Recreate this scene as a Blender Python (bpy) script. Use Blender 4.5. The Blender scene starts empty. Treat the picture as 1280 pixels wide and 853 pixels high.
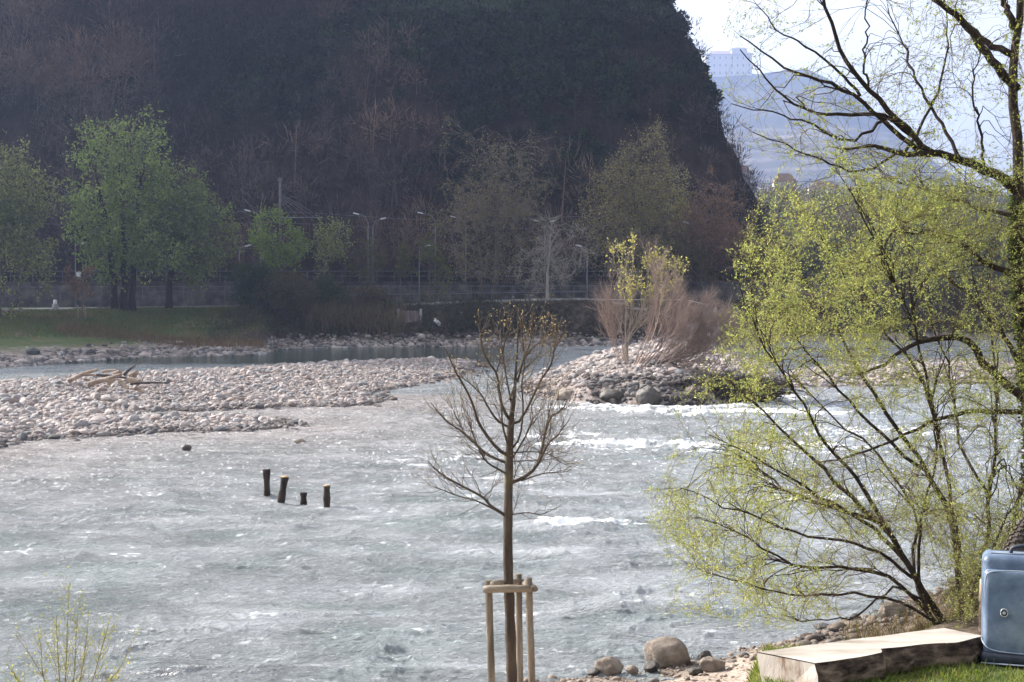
import bpy, bmesh, math, random
import numpy as np
from mathutils import Vector, Matrix
from mathutils.kdtree import KDTree
rng = np.random.default_rng(7)
random.seed(7)
sc = bpy.context.scene
COL = sc.collection
PI = math.pi
# ------------------------------------------------------------------ camera
F = 1777.8; CAMZ = 5.0; PIT = math.atan(56.5/F)
cam = bpy.data.cameras.new('camera'); co = bpy.data.objects.new('camera', cam); COL.objects.link(co)
cam.lens = 50; cam.sensor_width = 36; cam.clip_start = 0.1; cam.clip_end = 9000
co.location = (0, 0, CAMZ); co.rotation_euler = (PI/2 - PIT, 0, 0); sc.camera = co
cP, sP = math.cos(PIT), math.sin(PIT)
def at(px, py, Y):
    """world point seen at photo pixel px,py standing Y metres away"""
    u = (px-640)/F; v = (426.5-py)/F
    d = Vector((u, cP+v*sP, -sP+v*cP)); d *= Y/d.y
    return Vector((d.x, Y, CAMZ+d.z))
def gnd(px, py, z=0.0):
    u = (px-640)/F; v = (426.5-py)/F
    d = Vector((u, cP+v*sP, -sP+v*cP)); t = (z-CAMZ)/d.z
    return Vector((d.x*t, d.y*t, z))
# ------------------------------------------------------------------ noise
def vnoise(x, y, seed=0):
    x = np.asarray(x, float); y = np.asarray(y, float)
    xi = np.floor(x).astype(np.int64); yi = np.floor(y).astype(np.int64)
    fx = x-xi; fy = y-yi
    fx = fx*fx*fx*(fx*(fx*6-15)+10); fy = fy*fy*fy*(fy*(fy*6-15)+10)
    def h(a, b):
        n = (a*374761393 + b*668265263 + seed*974634777) & 0x7fffffff
        n = ((n ^ (n >> 13))*1274126177) & 0x7fffffff
        return ((n ^ (n >> 16)) & 0xffff)/65535.0
    return (h(xi, yi)*(1-fx)+h(xi+1, yi)*fx)*(1-fy)+(h(xi, yi+1)*(1-fx)+h(xi+1, yi+1)*fx)*fy*1.0
def fbm(x, y, o=4, seed=0, g=.5):
    s = 0; a = 1; t = 0
    for k in range(o):
        s = s+a*vnoise(x*2**k+17.3*k, y*2**k-9.1*k, seed+k); t += a; a *= g
    return s/t-.5
def sstep(a, b, x):
    t = np.clip((np.asarray(x, float)-a)/(b-a), 0, 1); return t*t*(3-2*t)
# ------------------------------------------------------------------ tags / objects
def tag(o, label=None, cat=None, group=None, kind=None):
    if label: o['label'] = label
    if cat: o['category'] = cat
    if group: o['group'] = group
    if kind: o['kind'] = kind
    return o
def empty(name, loc, label=None, cat=None, group=None):
    o = bpy.data.objects.new(name, None); COL.objects.link(o); o.location = loc
    o.empty_display_size = .2
    return tag(o, label, cat, group)
def link(name, me, mat=None, parent=None, keep=True):
    o = bpy.data.objects.new(name, me); COL.objects.link(o)
    if mat: me.materials.append(mat)
    if parent:
        o.parent = parent
        o.matrix_parent_inverse = Matrix.Translation(-Vector(parent.location))
    return o
class MB:
    """collects geometry (numpy) and links it as ONE mesh object"""
    def __init__(s): s.v = []; s.f3 = []; s.f4 = []; s.c = []; s.n = 0; s.hascol = False
    def add(s, v, f3=None, f4=None, col=None):
        v = np.asarray(v, float).reshape(-1, 3)
        if f3 is not None and len(f3): s.f3.append(np.asarray(f3, np.int64)+s.n)
        if f4 is not None and len(f4): s.f4.append(np.asarray(f4, np.int64)+s.n)
        s.v.append(v); s.n += len(v)
        if col is None: col = np.ones((len(v), 3))*.5
        else: s.hascol = True
        col = np.asarray(col, float)
        if col.ndim == 1: col = np.tile(col, (len(v), 1))
        s.c.append(col)
        return s
    def build(s, name, mat=None, parent=None, smooth=True):
        me = bpy.data.meshes.new(name)
        v = np.concatenate(s.v)
        f3 = np.concatenate(s.f3) if s.f3 else np.zeros((0, 3), np.int64)
        f4 = np.concatenate(s.f4) if s.f4 else np.zeros((0, 4), np.int64)
        nl = len(f3)*3+len(f4)*4
        me.vertices.add(len(v)); me.vertices.foreach_set('co', v.astype(np.float32).ravel())
        me.loops.add(nl); me.loops.foreach_set('vertex_index', np.concatenate([f3.ravel(), f4.ravel()]).astype(np.int32))
        me.polygons.add(len(f3)+len(f4))
        ls = np.concatenate([np.arange(len(f3))*3, len(f3)*3+np.arange(len(f4))*4]).astype(np.int32)
        me.polygons.foreach_set('loop_start', ls)
        me.polygons.foreach_set('use_smooth', np.full(len(ls), smooth))
        me.update(calc_edges=True); me.validate()
        if s.hascol:
            a = me.color_attributes.new('Col', 'FLOAT_COLOR', 'POINT')
            c = np.concatenate(s.c); c = np.concatenate([c, np.ones((len(c), 1))], 1)
            if len(me.vertices) == len(c): a.data.foreach_set('color', c.astype(np.float32).ravel())
        return link(name, me, mat, parent)
    def box(s, c, size, rz=0, col=None, ry=0):
        x, y, z = [q/2 for q in size]
        v = np.array([[-x,-y,-z],[x,-y,-z],[x,y,-z],[-x,y,-z],[-x,-y,z],[x,-y,z],[x,y,z],[-x,y,z]])
        R = np.array(Matrix.Rotation(rz, 3, 'Z') @ Matrix.Rotation(ry, 3, 'Y'))
        v = v@R.T+np.array(c)
        return s.add(v, f4=[[0,3,2,1],[4,5,6,7],[0,1,5,4],[1,2,6,5],[2,3,7,6],[3,0,4,7]], col=col)
    def tubes(s, P, R, k=5, col=None, cap=True):
        P = np.asarray(P, float); R = np.asarray(R, float)
        if P.ndim == 2: P = P[None]; R = R[None]
        n, m, _ = P.shape
        T = np.gradient(P, axis=1); T /= np.linalg.norm(T, axis=2, keepdims=True)+1e-9
        mean = T.mean(1); ref = np.where(np.abs(mean[:, 2:3]) > .8, np.array([[1., 0, 0]]), np.array([[0, 0, 1.]]))[:, None, :]
        A = np.cross(T, np.broadcast_to(ref, T.shape)); A /= np.linalg.norm(A, axis=2, keepdims=True)+1e-9
        B = np.cross(T, A)
        th = np.arange(k)*2*PI/k
        V = P[:, :, None, :]+R[:, :, None, None]*(A[:, :, None, :]*np.cos(th)[None, None, :, None]+B[:, :, None, :]*np.sin(th)[None, None, :, None])
        idx = np.arange(n*m*k).reshape(n, m, k)
        a = idx[:, :-1, :]; b = np.roll(idx, -1, 2)[:, :-1, :]; c = np.roll(idx, -1, 2)[:, 1:, :]; d = idx[:, 1:, :]
        f4 = np.stack([a, b, c, d], -1).reshape(-1, 4)
        if col is not None:
            col = np.asarray(col, float)
            if col.ndim == 2: col = np.repeat(col, m*k, 0)
        V = V.reshape(-1, 3)
        f3 = []
        if cap and k > 3 and n < 60:
            cs = np.concatenate([P[:, 0], P[:, -1]]); base = len(V); V = np.concatenate([V, cs])
            for i in range(n):
                for j in range(k):
                    f3.append([base+i, idx[i, 0, (j+1) % k], idx[i, 0, j]])
                    f3.append([base+n+i, idx[i, -1, j], idx[i, -1, (j+1) % k]])
            if col is not None and col.ndim == 2: col = np.concatenate([col, np.tile(col[:1], (2*n, 1))])
        return s.add(V, f3=f3 if len(f3) else None, f4=f4, col=col)
    def leaves(s, pos, dirs, L, W, col=None):
        """diamond leaves: pos (n,3) base, dirs (n,3) axis, L length, W width"""
        n = len(pos); dirs = dirs/(np.linalg.norm(dirs, axis=1, keepdims=True)+1e-9)
        r = rng.normal(size=(n, 3)); sd = np.cross(dirs, r); sd /= np.linalg.norm(sd, axis=1, keepdims=True)+1e-9
        L = np.broadcast_to(L, (n,))[:, None]; W = np.broadcast_to(W, (n,))[:, None]
        v = np.stack([pos, pos+dirs*L*.5+sd*W*.5, pos+dirs*L, pos+dirs*L*.5-sd*W*.5], 1).reshape(-1, 3)
        f = np.arange(n*4).reshape(n, 4)
        if col is not None:
            col = np.asarray(col, float)
            if col.ndim == 2: col = np.repeat(col, 4, 0)
        return s.add(v, f4=f, col=col)
    def grid(s, X, Y, Z, col=None):
        h, w = X.shape; idx = np.arange(h*w).reshape(h, w)
        f = np.stack([idx[:-1, :-1], idx[:-1, 1:], idx[1:, 1:], idx[1:, :-1]], -1).reshape(-1, 4)
        return s.add(np.stack([X, Y, Z], -1).reshape(-1, 3), f4=f, col=col)
def ico(sub):
    bm = bmesh.new(); bmesh.ops.create_icosphere(bm, subdivisions=sub, radius=1)
    v = np.array([q.co[:] for q in bm.verts]); f = np.array([[q.index for q in g.verts] for g in bm.faces]); bm.free()
    return v, f
ICO = {k: ico(k) for k in (1, 2, 3, 4)}
def rock_shapes(sub, n, seed, rough=.25):
    r = np.random.default_rng(seed); out = []
    v, f = ICO[sub]
    for i in range(n):
        w = v.copy()
        for _ in range(11):                      # chop facets for angular stones
            d = r.normal(size=3); d /= np.linalg.norm(d); h = r.uniform(.62, .95)
            q = w@d; w = w-np.clip(q-h, 0, None)[:, None]*d*.85
        k = r.normal(size=(5, 3))*1.6; ph = r.uniform(0, 6.3, 5)
        w = w*(1+rough*.3*np.sin(v@k.T+ph).mean(1))[:, None]
        out.append(w)
    return out, f
def scatter_rocks(mb, pos, size, sub, seed, cols, flat=.65, nshape=12):
    shapes, f = rock_shapes(sub, nshape, seed)
    r = np.random.default_rng(seed+1); n = len(pos); which = r.integers(0, nshape, n)
    for k in range(nshape):
        I = np.where(which == k)[0]
        if not len(I): continue
        m = len(I); a = r.uniform(0, 2*PI, m)
        sx = size[I]*r.uniform(.8, 1.3, m); sy = size[I]*r.uniform(.7, 1.1, m); sz = size[I]*flat*r.uniform(.7, 1.2, m)
        w = shapes[k][None]*np.stack([sx, sy, sz], 1)[:, None, :]/2
        tl = r.normal(0, .35, m)
        y2 = w[..., 1]*np.cos(tl)[:, None]-w[..., 2]*np.sin(tl)[:, None]; z2 = w[..., 1]*np.sin(tl)[:, None]+w[..., 2]*np.cos(tl)[:, None]
        x3 = w[..., 0]*np.cos(a)[:, None]-y2*np.sin(a)[:, None]; y3 = w[..., 0]*np.sin(a)[:, None]+y2*np.cos(a)[:, None]
        V = np.stack([x3, y3, z2], -1)+pos[I][:, None, :]
        nv = w.shape[1]
        FF = (f[None]+(np.arange(m)*nv)[:, None, None]).reshape(-1, 3)
        mb.add(V.reshape(-1, 3), f3=FF, col=np.repeat(cols[I], nv, 0))
def rbox(size, bev, seg=3, taper=None):
    bm = bmesh.new(); bmesh.ops.create_cube(bm, size=1)
    for v in bm.verts: v.co = Vector((v.co.x*size[0], v.co.y*size[1], v.co.z*size[2]))
    bmesh.ops.bevel(bm, geom=bm.edges[:], offset=bev, segments=seg, profile=.5, affect='EDGES')
    return bm
def bm_obj(bm, name, mat, parent=None, M=None, smooth=True):
    if M is not None: bm.transform(M)
    me = bpy.data.meshes.new(name); bm.to_mesh(me); bm.free()
    for p in me.polygons: p.use_smooth = smooth
    return link(name, me, mat, parent)
# ------------------------------------------------------------------ materials
def newmat(name):
    m = bpy.data.materials.new(name); m.use_nodes = True; nt = m.node_tree; nt.nodes.clear()
    return m, nt
class N:
    def __init__(s, nt): s.nt = nt
    def __call__(s, t, **k):
        n = s.nt.nodes.new(t)
        for a, b in k.items():
            if a.startswith('i_'):
                key = a[2:].replace('_', ' '); n.inputs[key].default_value = b
            else: setattr(n, a, b)
        return n
    def l(s, a, b): s.nt.links.new(a, b)
def ramp(n, cols):
    e = n.color_ramp.elements
    while len(e) > 1: e.remove(e[0])
    for i, (p, c) in enumerate(cols):
        q = e[0] if i == 0 else e.new(p)
        q.position = p; q.color = (*c, 1)
def surf(name, cols, scale=2.0, rough=.9, bump=.3, bscale=None, detail=8, stretch=(1, 1, 1), vcol=False, spec=.2, bdist=.05):
    """principled surface with noise driven colour and bump"""
    m, nt = newmat(name); n = N(nt)
    out = n('ShaderNodeOutputMaterial'); b = n('ShaderNodeBsdfPrincipled'); n.l(b.outputs[0], out.inputs[0])
    b.inputs['Roughness'].default_value = rough; b.inputs['Specular IOR Level'].default_value = spec
    g = n('ShaderNodeNewGeometry'); mp = n('ShaderNodeVectorMath', operation='MULTIPLY'); mp.inputs[1].default_value = stretch
    n.l(g.outputs['Position'], mp.inputs[0])
    t = n('ShaderNodeTexNoise'); t.inputs['Scale'].default_value = scale; t.inputs['Detail'].default_value = detail; t.inputs['Roughness'].default_value = .65
    n.l(mp.outputs[0], t.inputs['Vector'])
    r = n('ShaderNodeValToRGB'); ramp(r, cols); n.l(t.outputs['Fac'], r.inputs[0])
    c = r.outputs[0]
    if vcol:
        a = n('ShaderNodeAttribute', attribute_name='Col')
        mx = n('ShaderNodeMix', data_type='RGBA', blend_type='MULTIPLY'); mx.inputs['Factor'].default_value = 1
        n.l(c, mx.inputs['A']); n.l(a.outputs['Color'], mx.inputs['B']); c = mx.outputs['Result']
    n.l(c, b.inputs['Base Color'])
    if bump:
        t2 = n('ShaderNodeTexNoise'); t2.inputs['Scale'].default_value = bscale or scale*3; t2.inputs['Detail'].default_value = 8; t2.inputs['Roughness'].default_value = .7
        n.l(mp.outputs[0], t2.inputs['Vector'])
        bp = n('ShaderNodeBump'); bp.inputs['Strength'].default_value = bump; bp.inputs['Distance'].default_value = bdist
        n.l(t2.outputs['Fac'], bp.inputs['Height']); n.l(bp.outputs[0], b.inputs['Normal'])
    return m
def leafmat(name, trans=.5, spec=.3):
    m, nt = newmat(name); n = N(nt)
    out = n('ShaderNodeOutputMaterial'); a = n('ShaderNodeAttribute', attribute_name='Col')
    d = n('ShaderNodeBsdfPrincipled'); d.inputs['Roughness'].default_value = .6; d.inputs['Specular IOR Level'].default_value = spec
    t = n('ShaderNodeBsdfTranslucent'); mx = n('ShaderNodeMixShader'); mx.inputs[0].default_value = trans
    n.l(a.outputs['Color'], d.inputs['Base Color'])
    br = n('ShaderNodeMix', data_type='RGBA', blend_type='MULTIPLY'); br.inputs['Factor'].default_value = 1; br.inputs['B'].default_value = (1.25, 1.2, .7, 1)
    n.l(a.outputs['Color'], br.inputs['A']); n.l(br.outputs['Result'], t.inputs['Color'])
    n.l(d.outputs[0], mx.inputs[1]); n.l(t.outputs[0], mx.inputs[2]); n.l(mx.outputs[0], out.inputs[0])
    return m
M = {}
M['bark_dark'] = surf('bark_dark', [(.3, (.018, .012, .009)), (.7, (.06, .043, .032))], 14, .95, .8, 30, stretch=(1, 1, .25))
M['bark_young'] = surf('bark_young', [(.3, (.045, .033, .025)), (.55, (.10, .078, .06)), (.72, (.14, .12, .055))], 9, .85, .6, 40, stretch=(1, 1, .4))
M['bark_grey'] = surf('bark_grey', [(.3, (.06, .05, .04)), (.7, (.16, .14, .12))], 3, .9, .4, 12, stretch=(1, 1, .3))
M['bark_pale'] = surf('bark_pale', [(.3, (.22, .2, .17)), (.7, (.4, .37, .33))], 3, .9, .4, 12, stretch=(1, 1, .3))
M['twig'] = surf('twig_brown', [(.3, (.07, .052, .042)), (.7, (.16, .125, .1))], 5, .85, 0)
M['twig_var'] = leafmat('twig_tinted', 0.0, .15)
M['leaf'] = leafmat('leaf', .55)
M['shade_leaf'] = leafmat('shrub_leaf', .35)
M['wood_stake'] = surf('wood_stake', [(.3, (.09, .072, .055)), (.5, (.21, .175, .135)), (.7, (.33, .285, .23))], 10, .85, .5, 30, stretch=(1, 1, .15))
M['wood_rail'] = surf('wood_rail', [(.3, (.11, .088, .065)), (.5, (.25, .205, .155)), (.7, (.37, .32, .25))], 10, .85, .5, 30, stretch=(.15, 1, 1))
M['wood_rot'] = surf('wood_rot', [(.3, (.012, .009, .008)), (.55, (.04, .028, .022)), (.75, (.09, .06, .04))], 7, .8, .9, 18, stretch=(1, 1, .3))
M['cut_top'] = surf('cut_top', [(.3, (.35, .22, .12)), (.7, (.6, .42, .25))], 6, .85, .4, 20)
M['drift'] = surf('driftwood', [(.3, (.14, .1, .075)), (.5, (.31, .24, .18)), (.75, (.52, .44, .36))], 3, .85, .6, 14)
M['grey_drift'] = surf('grey_driftwood', [(.3, (.03, .024, .02)), (.7, (.12, .1, .085))], 3, .9, .6, 14)
M['stone'] = surf('river_stone', [(.25, (.62, .62, .62)), (.75, (1.15, 1.12, 1.1))], 9, .85, .5, 22, vcol=True, spec=.3, bdist=.02)
M['boulder'] = surf('boulder', [(.28, (.09, .075, .06)), (.5, (.23, .19, .155)), (.72, (.36, .31, .26))], 4.5, .9, .9, 9, bdist=.06)
M['boulder_wet'] = surf('boulder_wet', [(.3, (.02, .016, .013)), (.7, (.09, .075, .06))], 5, .5, .8, 12, spec=.5)
M['gravel'] = surf('gravel_ground', [(.3, (.14, .115, .1)), (.5, (.26, .22, .2)), (.7, (.4, .35, .32))], 6, .95, .8, 5, bdist=.15)
M['metal_lamp'] = surf('galvanised_steel', [(.3, (.15, .155, .165)), (.7, (.24, .25, .27))], 4, .5, 0)
M['lamp_head'] = surf('lamp_head_paint', [(.3, (.6, .62, .64)), (.7, (.75, .77, .8))], 4, .35, 0, spec=.5)
M['rail_metal'] = surf('rail_steel', [(.3, (.10, .105, .12)), (.7, (.19, .2, .22))], 2, .55, 0)
M['concrete'] = surf('concrete', [(.3, (.22, .21, .2)), (.7, (.38, .37, .35))], 1.2, .9, .4, 8)
M['asphalt'] = surf('asphalt', [(.3, (.045, .045, .047)), (.7, (.07, .07, .07))], 3, .9, .3, 30)
M['path'] = surf('path_gravel', [(.3, (.34, .32, .3)), (.7, (.48, .46, .43))], 1.5, .95, .2, 12)
M['wire'] = surf('wire', [(.3, (.12, .12, .13)), (.7, (.2, .2, .22))], 2, .6, 0)
# ------------------------------------------------------------------ world, sun
SUN_A, SUN_E = math.radians(56), math.radians(30)      # 56 deg left of the view direction
w = bpy.data.worlds.new('World'); sc.world = w; w.use_nodes = True
wn = w.node_tree; wn.nodes.clear(); n = N(wn)
sky = n('ShaderNodeTexSky'); sky.sky_type = 'NISHITA'; sky.sun_disc = False
sky.sun_elevation = SUN_E; sky.sun_rotation = -SUN_A; sky.air_density = 1.0; sky.dust_density = 5; sky.ozone_density = 1.0
bg = n('ShaderNodeBackground'); bg.inputs['Strength'].default_value = .15
hs = n('ShaderNodeHueSaturation'); hs.inputs['Saturation'].default_value = .12; n.l(sky.outputs[0], hs.inputs['Color'])
wo = n('ShaderNodeOutputWorld'); n.l(hs.outputs[0], bg.inputs[0]); n.l(bg.outputs[0], wo.inputs[0])
sd = Vector((-math.sin(SUN_A)*math.cos(SUN_E), math.cos(SUN_A)*math.cos(SUN_E), math.sin(SUN_E)))
sl = bpy.data.lights.new('sun', 'SUN'); sl.energy = 4.6; sl.angle = math.radians(.5); sl.color = (1, .93, .84)
so = bpy.data.objects.new('sun', sl); COL.objects.link(so); so.rotation_euler = sd.to_track_quat('Z', 'Y').to_euler(); so.location = (-60, 40, 80)
sc.view_settings.view_transform = 'Standard'; sc.view_settings.look = 'None'; sc.view_settings.gamma = 1
sc.view_settings.exposure = 1.32
sc.render.engine = 'CYCLES'
cy = sc.cycles
cy.max_bounces = 6; cy.diffuse_bounces = 2; cy.glossy_bounces = 2; cy.transmission_bounces = 3; cy.volume_bounces = 0; cy.transparent_max_bounces = 8
cy.caustics_reflective = False; cy.caustics_refractive = False; cy.sample_clamp_indirect = 4; cy.sample_clamp_direct = 12
cy.use_denoising = True
try: cy.denoiser = 'OPENIMAGEDENOISE'; cy.denoising_input_passes = 'RGB_ALBEDO_NORMAL'
except Exception: pass
# ================================================================== TERRAIN
# shore of the near bank: shoreline distance as a function of x/Y
NR = np.array([-2, -.6, -.36, -.1, 0, .03, .10, .172, .222, .258, .29, .36, .6, 2])
NS = np.array([6., 12, 16.5, 17.9, 18.2, 18.4, 18.9, 19.75, 20.9, 22.0, 23.4, 27, 36, 70])
def near_z(x, Y):
    x = np.asarray(x, float); Y = np.asarray(Y, float)
    r = x/np.maximum(Y, 2.0)
    S = np.interp(r, NR, NS)+.9*fbm(x*.5, Y*.5, 3, 3)*sstep(10, 17, Y)
    wR = sstep(.15, .182, r)
    uL = (Y-5.6)/(S-5.6); uR = (Y-6.7)/(S-6.7)
    zL = np.interp(uL, [-9, 0, .25, .5, .75, .93, 1, 1.25, 3], [3.3, 3.25, 2.2, 1.1, .34, .12, 0, -.6, -4])
    zR = np.interp(uR, [-9, 0, .18, .45, .7, .85, .95, 1, 1.25, 3], [3.335, 3.315, 2.15, 1.62, .5, .28, .12, 0, -.6, -4])
    z = zL*(1-wR)+zR*wR
    z = z+fbm(x*1.2, Y*1.2, 4, 5)*.10*sstep(6.5, 10, Y)+fbm(x*3, Y*3, 3, 9)*.03
    return z
# shoreline of the far bank
FR = np.array([-2, -.6, -.36, -.30, -.247, -.2, -.178, -.165, -.107, -.02, .067, .17, .3, .6, 2])
FS = np.array([60, 88, 99, 109, 118, 119, 121, 134, 139, 141, 142.5, 150, 162, 190, 260])
def far_shore(x, Y): return np.interp(x/Y, FR, FS)
def far_z(x, Y):
    x = np.asarray(x, float); Y = np.asarray(Y, float)
    S = far_shore(x, Y)+2.2*fbm(x*.18, Y*.18, 3, 31)
    end = 147.5+np.clip(S-141, 0, 200)
    u = (Y-S)/np.maximum(end-S, 6)
    rise = .8*sstep(-22, 8, x)
    z = np.interp(u, [-2, -.3, 0, .12, .22, .5, .8, 1, 3], [-3, -.6, 0, .35, .6, 2.1, 3.45, 3.75, 3.8])+rise*sstep(.3, 1, u)
    z = z+fbm(x*.25, Y*.25, 4, 33)*.55*sstep(0, .25, u)*(1-sstep(.8, 1, u))
    z = np.where(Y > 163, z+ (6.3-z)*sstep(163, 164, Y), z)
    return z
def hill_z(x, Y):
    x = np.asarray(x, float); Y = np.asarray(Y, float)
    n1 = fbm(x*.025, Y*.025, 5, 51)*16; n2 = fbm(x*.12, Y*.12, 4, 61)*5
    yy = Y+n1*.5+n2*.9
    z_ = 8+(44-8)*np.clip((38-x)/14, 0, 1.4)
    fr = np.interp(yy, [150, 176, 184, 196, 210, 235, 270, 330, 500], [-4, 6, 10, 30, 44, 56, 68, 80, 90])
    xx = x+n2*.3+fbm(Y*.08, z_*.12, 3, 71)*3.0-(Y-205)*.05+fbm(z_*.22, Y*.05, 3, 73)*2.6
    rt = np.interp(xx, [-60, -20, 10, 21, 24.4, 26.2, 27.2, 29.4, 33.4, 36.4, 43, 58], [140, 98, 74, 60, 49, 41.5, 34.5, 26, 17, 9, 4, -6])
    z = np.minimum(fr, rt)
    tall = np.maximum((1-sstep(-132, -96, x))*sstep(196, 236, Y)*92, (1-sstep(-45, -8, x))*sstep(226, 262, Y)*110)  # unseen extra hill height, added to throw shade on the far bank
    z = z+tall+fbm(x*.06, Y*.06, 4, 77)*5*sstep(5, 30, z)
    return z
def mat_ground_near():
    m, nt = newmat('near_bank_ground'); n = N(nt)
    out = n('ShaderNodeOutputMaterial'); b = n('ShaderNodeBsdfPrincipled'); n.l(b.outputs[0], out.inputs[0]); b.inputs['Roughness'].default_value = .95; b.inputs['Specular IOR Level'].default_value = .15
    g = n('ShaderNodeNewGeometry')
    t = n('ShaderNodeTexNoise', i_Scale=3.0, i_Detail=9.0); n.l(g.outputs['Position'], t.inputs['Vector'])
    grass = n('ShaderNodeValToRGB'); ramp(grass, [(.3, (.05, .075, .018)), (.5, (.1, .12, .035)), (.62, (.2, .16, .09)), (.75, (.27, .21, .14))]); n.l(t.outputs[0], grass.inputs[0])
    t3 = n('ShaderNodeTexNoise', i_Scale=14.0, i_Detail=9.0); n.l(g.outputs['Position'], t3.inputs['Vector'])
    sand = n('ShaderNodeValToRGB'); ramp(sand, [(.3, (.14, .105, .08)), (.5, (.31, .25, .2)), (.7, (.42, .35, .29))]); n.l(t3.outputs[0], sand.inputs[0])
    mud = n('ShaderNodeValToRGB'); ramp(mud, [(.3, (.03, .022, .016)), (.5, (.085, .062, .045)), (.7, (.16, .125, .095))]); n.l(t3.outputs[0], mud.inputs[0])
    sx0 = n('ShaderNodeSeparateXYZ'); n.l(g.outputs['Position'], sx0.inputs[0]); mrx = n('ShaderNodeMapRange', i_From_Min=3.4, i_From_Max=4.6); n.l(sx0.outputs[0], mrx.inputs[0])
    sandm = n('ShaderNodeMix', data_type='RGBA'); n.l(mrx.outputs[0], sandm.inputs['Factor']); n.l(sand.outputs[0], sandm.inputs['A']); n.l(mud.outputs[0], sandm.inputs['B'])
    sx = n('ShaderNodeSeparateXYZ'); n.l(g.outputs['Position'], sx.inputs[0])
    m0 = n('ShaderNodeMath', operation='MULTIPLY_ADD'); m0.inputs[1].default_value = 1.6; n.l(t.outputs[0], m0.inputs[0]); n.l(sx.outputs[2], m0.inputs[2])
    mr = n('ShaderNodeMapRange', i_From_Min=2.6, i_From_Max=3.4); n.l(m0.outputs[0], mr.inputs[0])
    mx = n('ShaderNodeMix', data_type='RGBA'); n.l(mr.outputs[0], mx.inputs['Factor']); n.l(sandm.outputs['Result'], mx.inputs['A']); n.l(grass.outputs[0], mx.inputs['B'])
    wet = n('ShaderNodeMapRange', i_From_Min=.0, i_From_Max=.10, i_To_Min=.4, i_To_Max=1.0); n.l(sx.outputs[2], wet.inputs[0])
    mw = n('ShaderNodeMix', data_type='RGBA', blend_type='MULTIPLY'); mw.inputs['Factor'].default_value = 1
    n.l(mx.outputs['Result'], mw.inputs['A']); n.l(wet.outputs[0], mw.inputs['B']); n.l(mw.outputs['Result'], b.inputs['Base Color'])
    bp = n('ShaderNodeBump', i_Strength=.6, i_Distance=.04); n.l(t3.outputs[0], bp.inputs['Height']); n.l(bp.outputs[0], b.inputs['Normal'])
    return m
xs = np.concatenate([np.linspace(-70, -8, 60)[:-1], np.linspace(-8, 14, 330), np.linspace(14, 80, 60)[1:]])
ys = np.concatenate([np.linspace(-60, 3, 30)[:-1], np.linspace(3, 32, 420), np.linspace(32, 60, 40)[1:]])
X, Y = np.meshgrid(xs, ys); Z = near_z(X, Y); Z = np.where(Y < 1, 3.3, Z)
tag(MB().grid(X, Y, Z).build('near_bank_ground', mat_ground_near()), kind='structure')
# far bank ground
def mat_far():
    m, nt = newmat('far_bank_ground'); n = N(nt)
    out = n('ShaderNodeOutputMaterial'); b = n('ShaderNodeBsdfPrincipled'); n.l(b.outputs[0], out.inputs[0]); b.inputs['Roughness'].default_value = .95; b.inputs['Specular IOR Level'].default_value = .1
    g = n('ShaderNodeNewGeometry'); sx = n('ShaderNodeSeparateXYZ'); n.l(g.outputs['Position'], sx.inputs[0])
    t = n('ShaderNodeTexNoise', i_Scale=.35, i_Detail=10.0, i_Roughness=.65); n.l(g.outputs['Position'], t.inputs['Vector'])
    gr = n('ShaderNodeValToRGB'); ramp(gr, [(.36, (.055, .085, .028)), (.5, (.085, .11, .04)), (.6, (.13, .11, .06)), (.72, (.2, .16, .11))]); n.l(t.outputs[0], gr.inputs[0])
    t2 = n('ShaderNodeTexNoise', i_Scale=1.6, i_Detail=10.0, i_Roughness=.7); n.l(g.outputs['Position'], t2.inputs['Vector'])
    sn = n('ShaderNodeValToRGB'); ramp(sn, [(.34, (.07, .055, .045)), (.5, (.27, .23, .2)), (.68, (.42, .37, .33))]); n.l(t2.outputs[0], sn.inputs[0])
    mh = n('ShaderNodeMath', operation='MULTIPLY_ADD'); mh.inputs[1].default_value = 1.6; n.l(t.outputs[0], mh.inputs[0]); n.l(sx.outputs[2], mh.inputs[2])
    mr = n('ShaderNodeMapRange', i_From_Min=1.35, i_From_Max=1.75); n.l(mh.outputs[0], mr.inputs[0])
    mx = n('ShaderNodeMix', data_type='RGBA'); n.l(mr.outputs[0], mx.inputs['Factor']); n.l(sn.outputs[0], mx.inputs['A']); n.l(gr.outputs[0], mx.inputs['B'])
    # right of the meadow the slope is bare brown soil
    mb = n('ShaderNodeMapRange', i_From_Min=-31., i_From_Max=-24.); n.l(sx.outputs[0], mb.inputs[0])
    br = n('ShaderNodeMix', data_type='RGBA'); bs_ = n('ShaderNodeValToRGB'); ramp(bs_, [(.35, (.02, .017, .012)), (.5, (.045, .035, .026)), (.65, (.1, .08, .06))]); n.l(t2.outputs[0], bs_.inputs[0]); n.l(bs_.outputs[0], br.inputs['B'])
    mm = n('ShaderNodeMath', operation='MULTIPLY'); n.l(mb.outputs[0], mm.inputs[0]); n.l(mr.outputs[0], mm.inputs[1])
    n.l(mm.outputs[0], br.inputs['Factor']); n.l(mx.outputs['Result'], br.inputs['A']); n.l(br.outputs['Result'], b.inputs['Base Color'])
    bp = n('ShaderNodeBump', i_Strength=.8, i_Distance=.3); n.l(t2.outputs[0], bp.inputs['Height']); n.l(bp.outputs[0], b.inputs['Normal'])
    return m
xs = np.concatenate([np.linspace(-2500, -75, 40)[:-1], np.linspace(-75, 60, 280), np.linspace(60, 2500, 50)[1:]])
ys = np.concatenate([np.linspace(70, 92, 12)[:-1], np.linspace(92, 180, 240), np.linspace(180, 3500, 50)[1:]])
X, Y = np.meshgrid(xs, ys); Z = far_z(X, Y)
Z = np.where(Y > 182, np.where(X > 30, 2.0, 6.2), Z)
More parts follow.
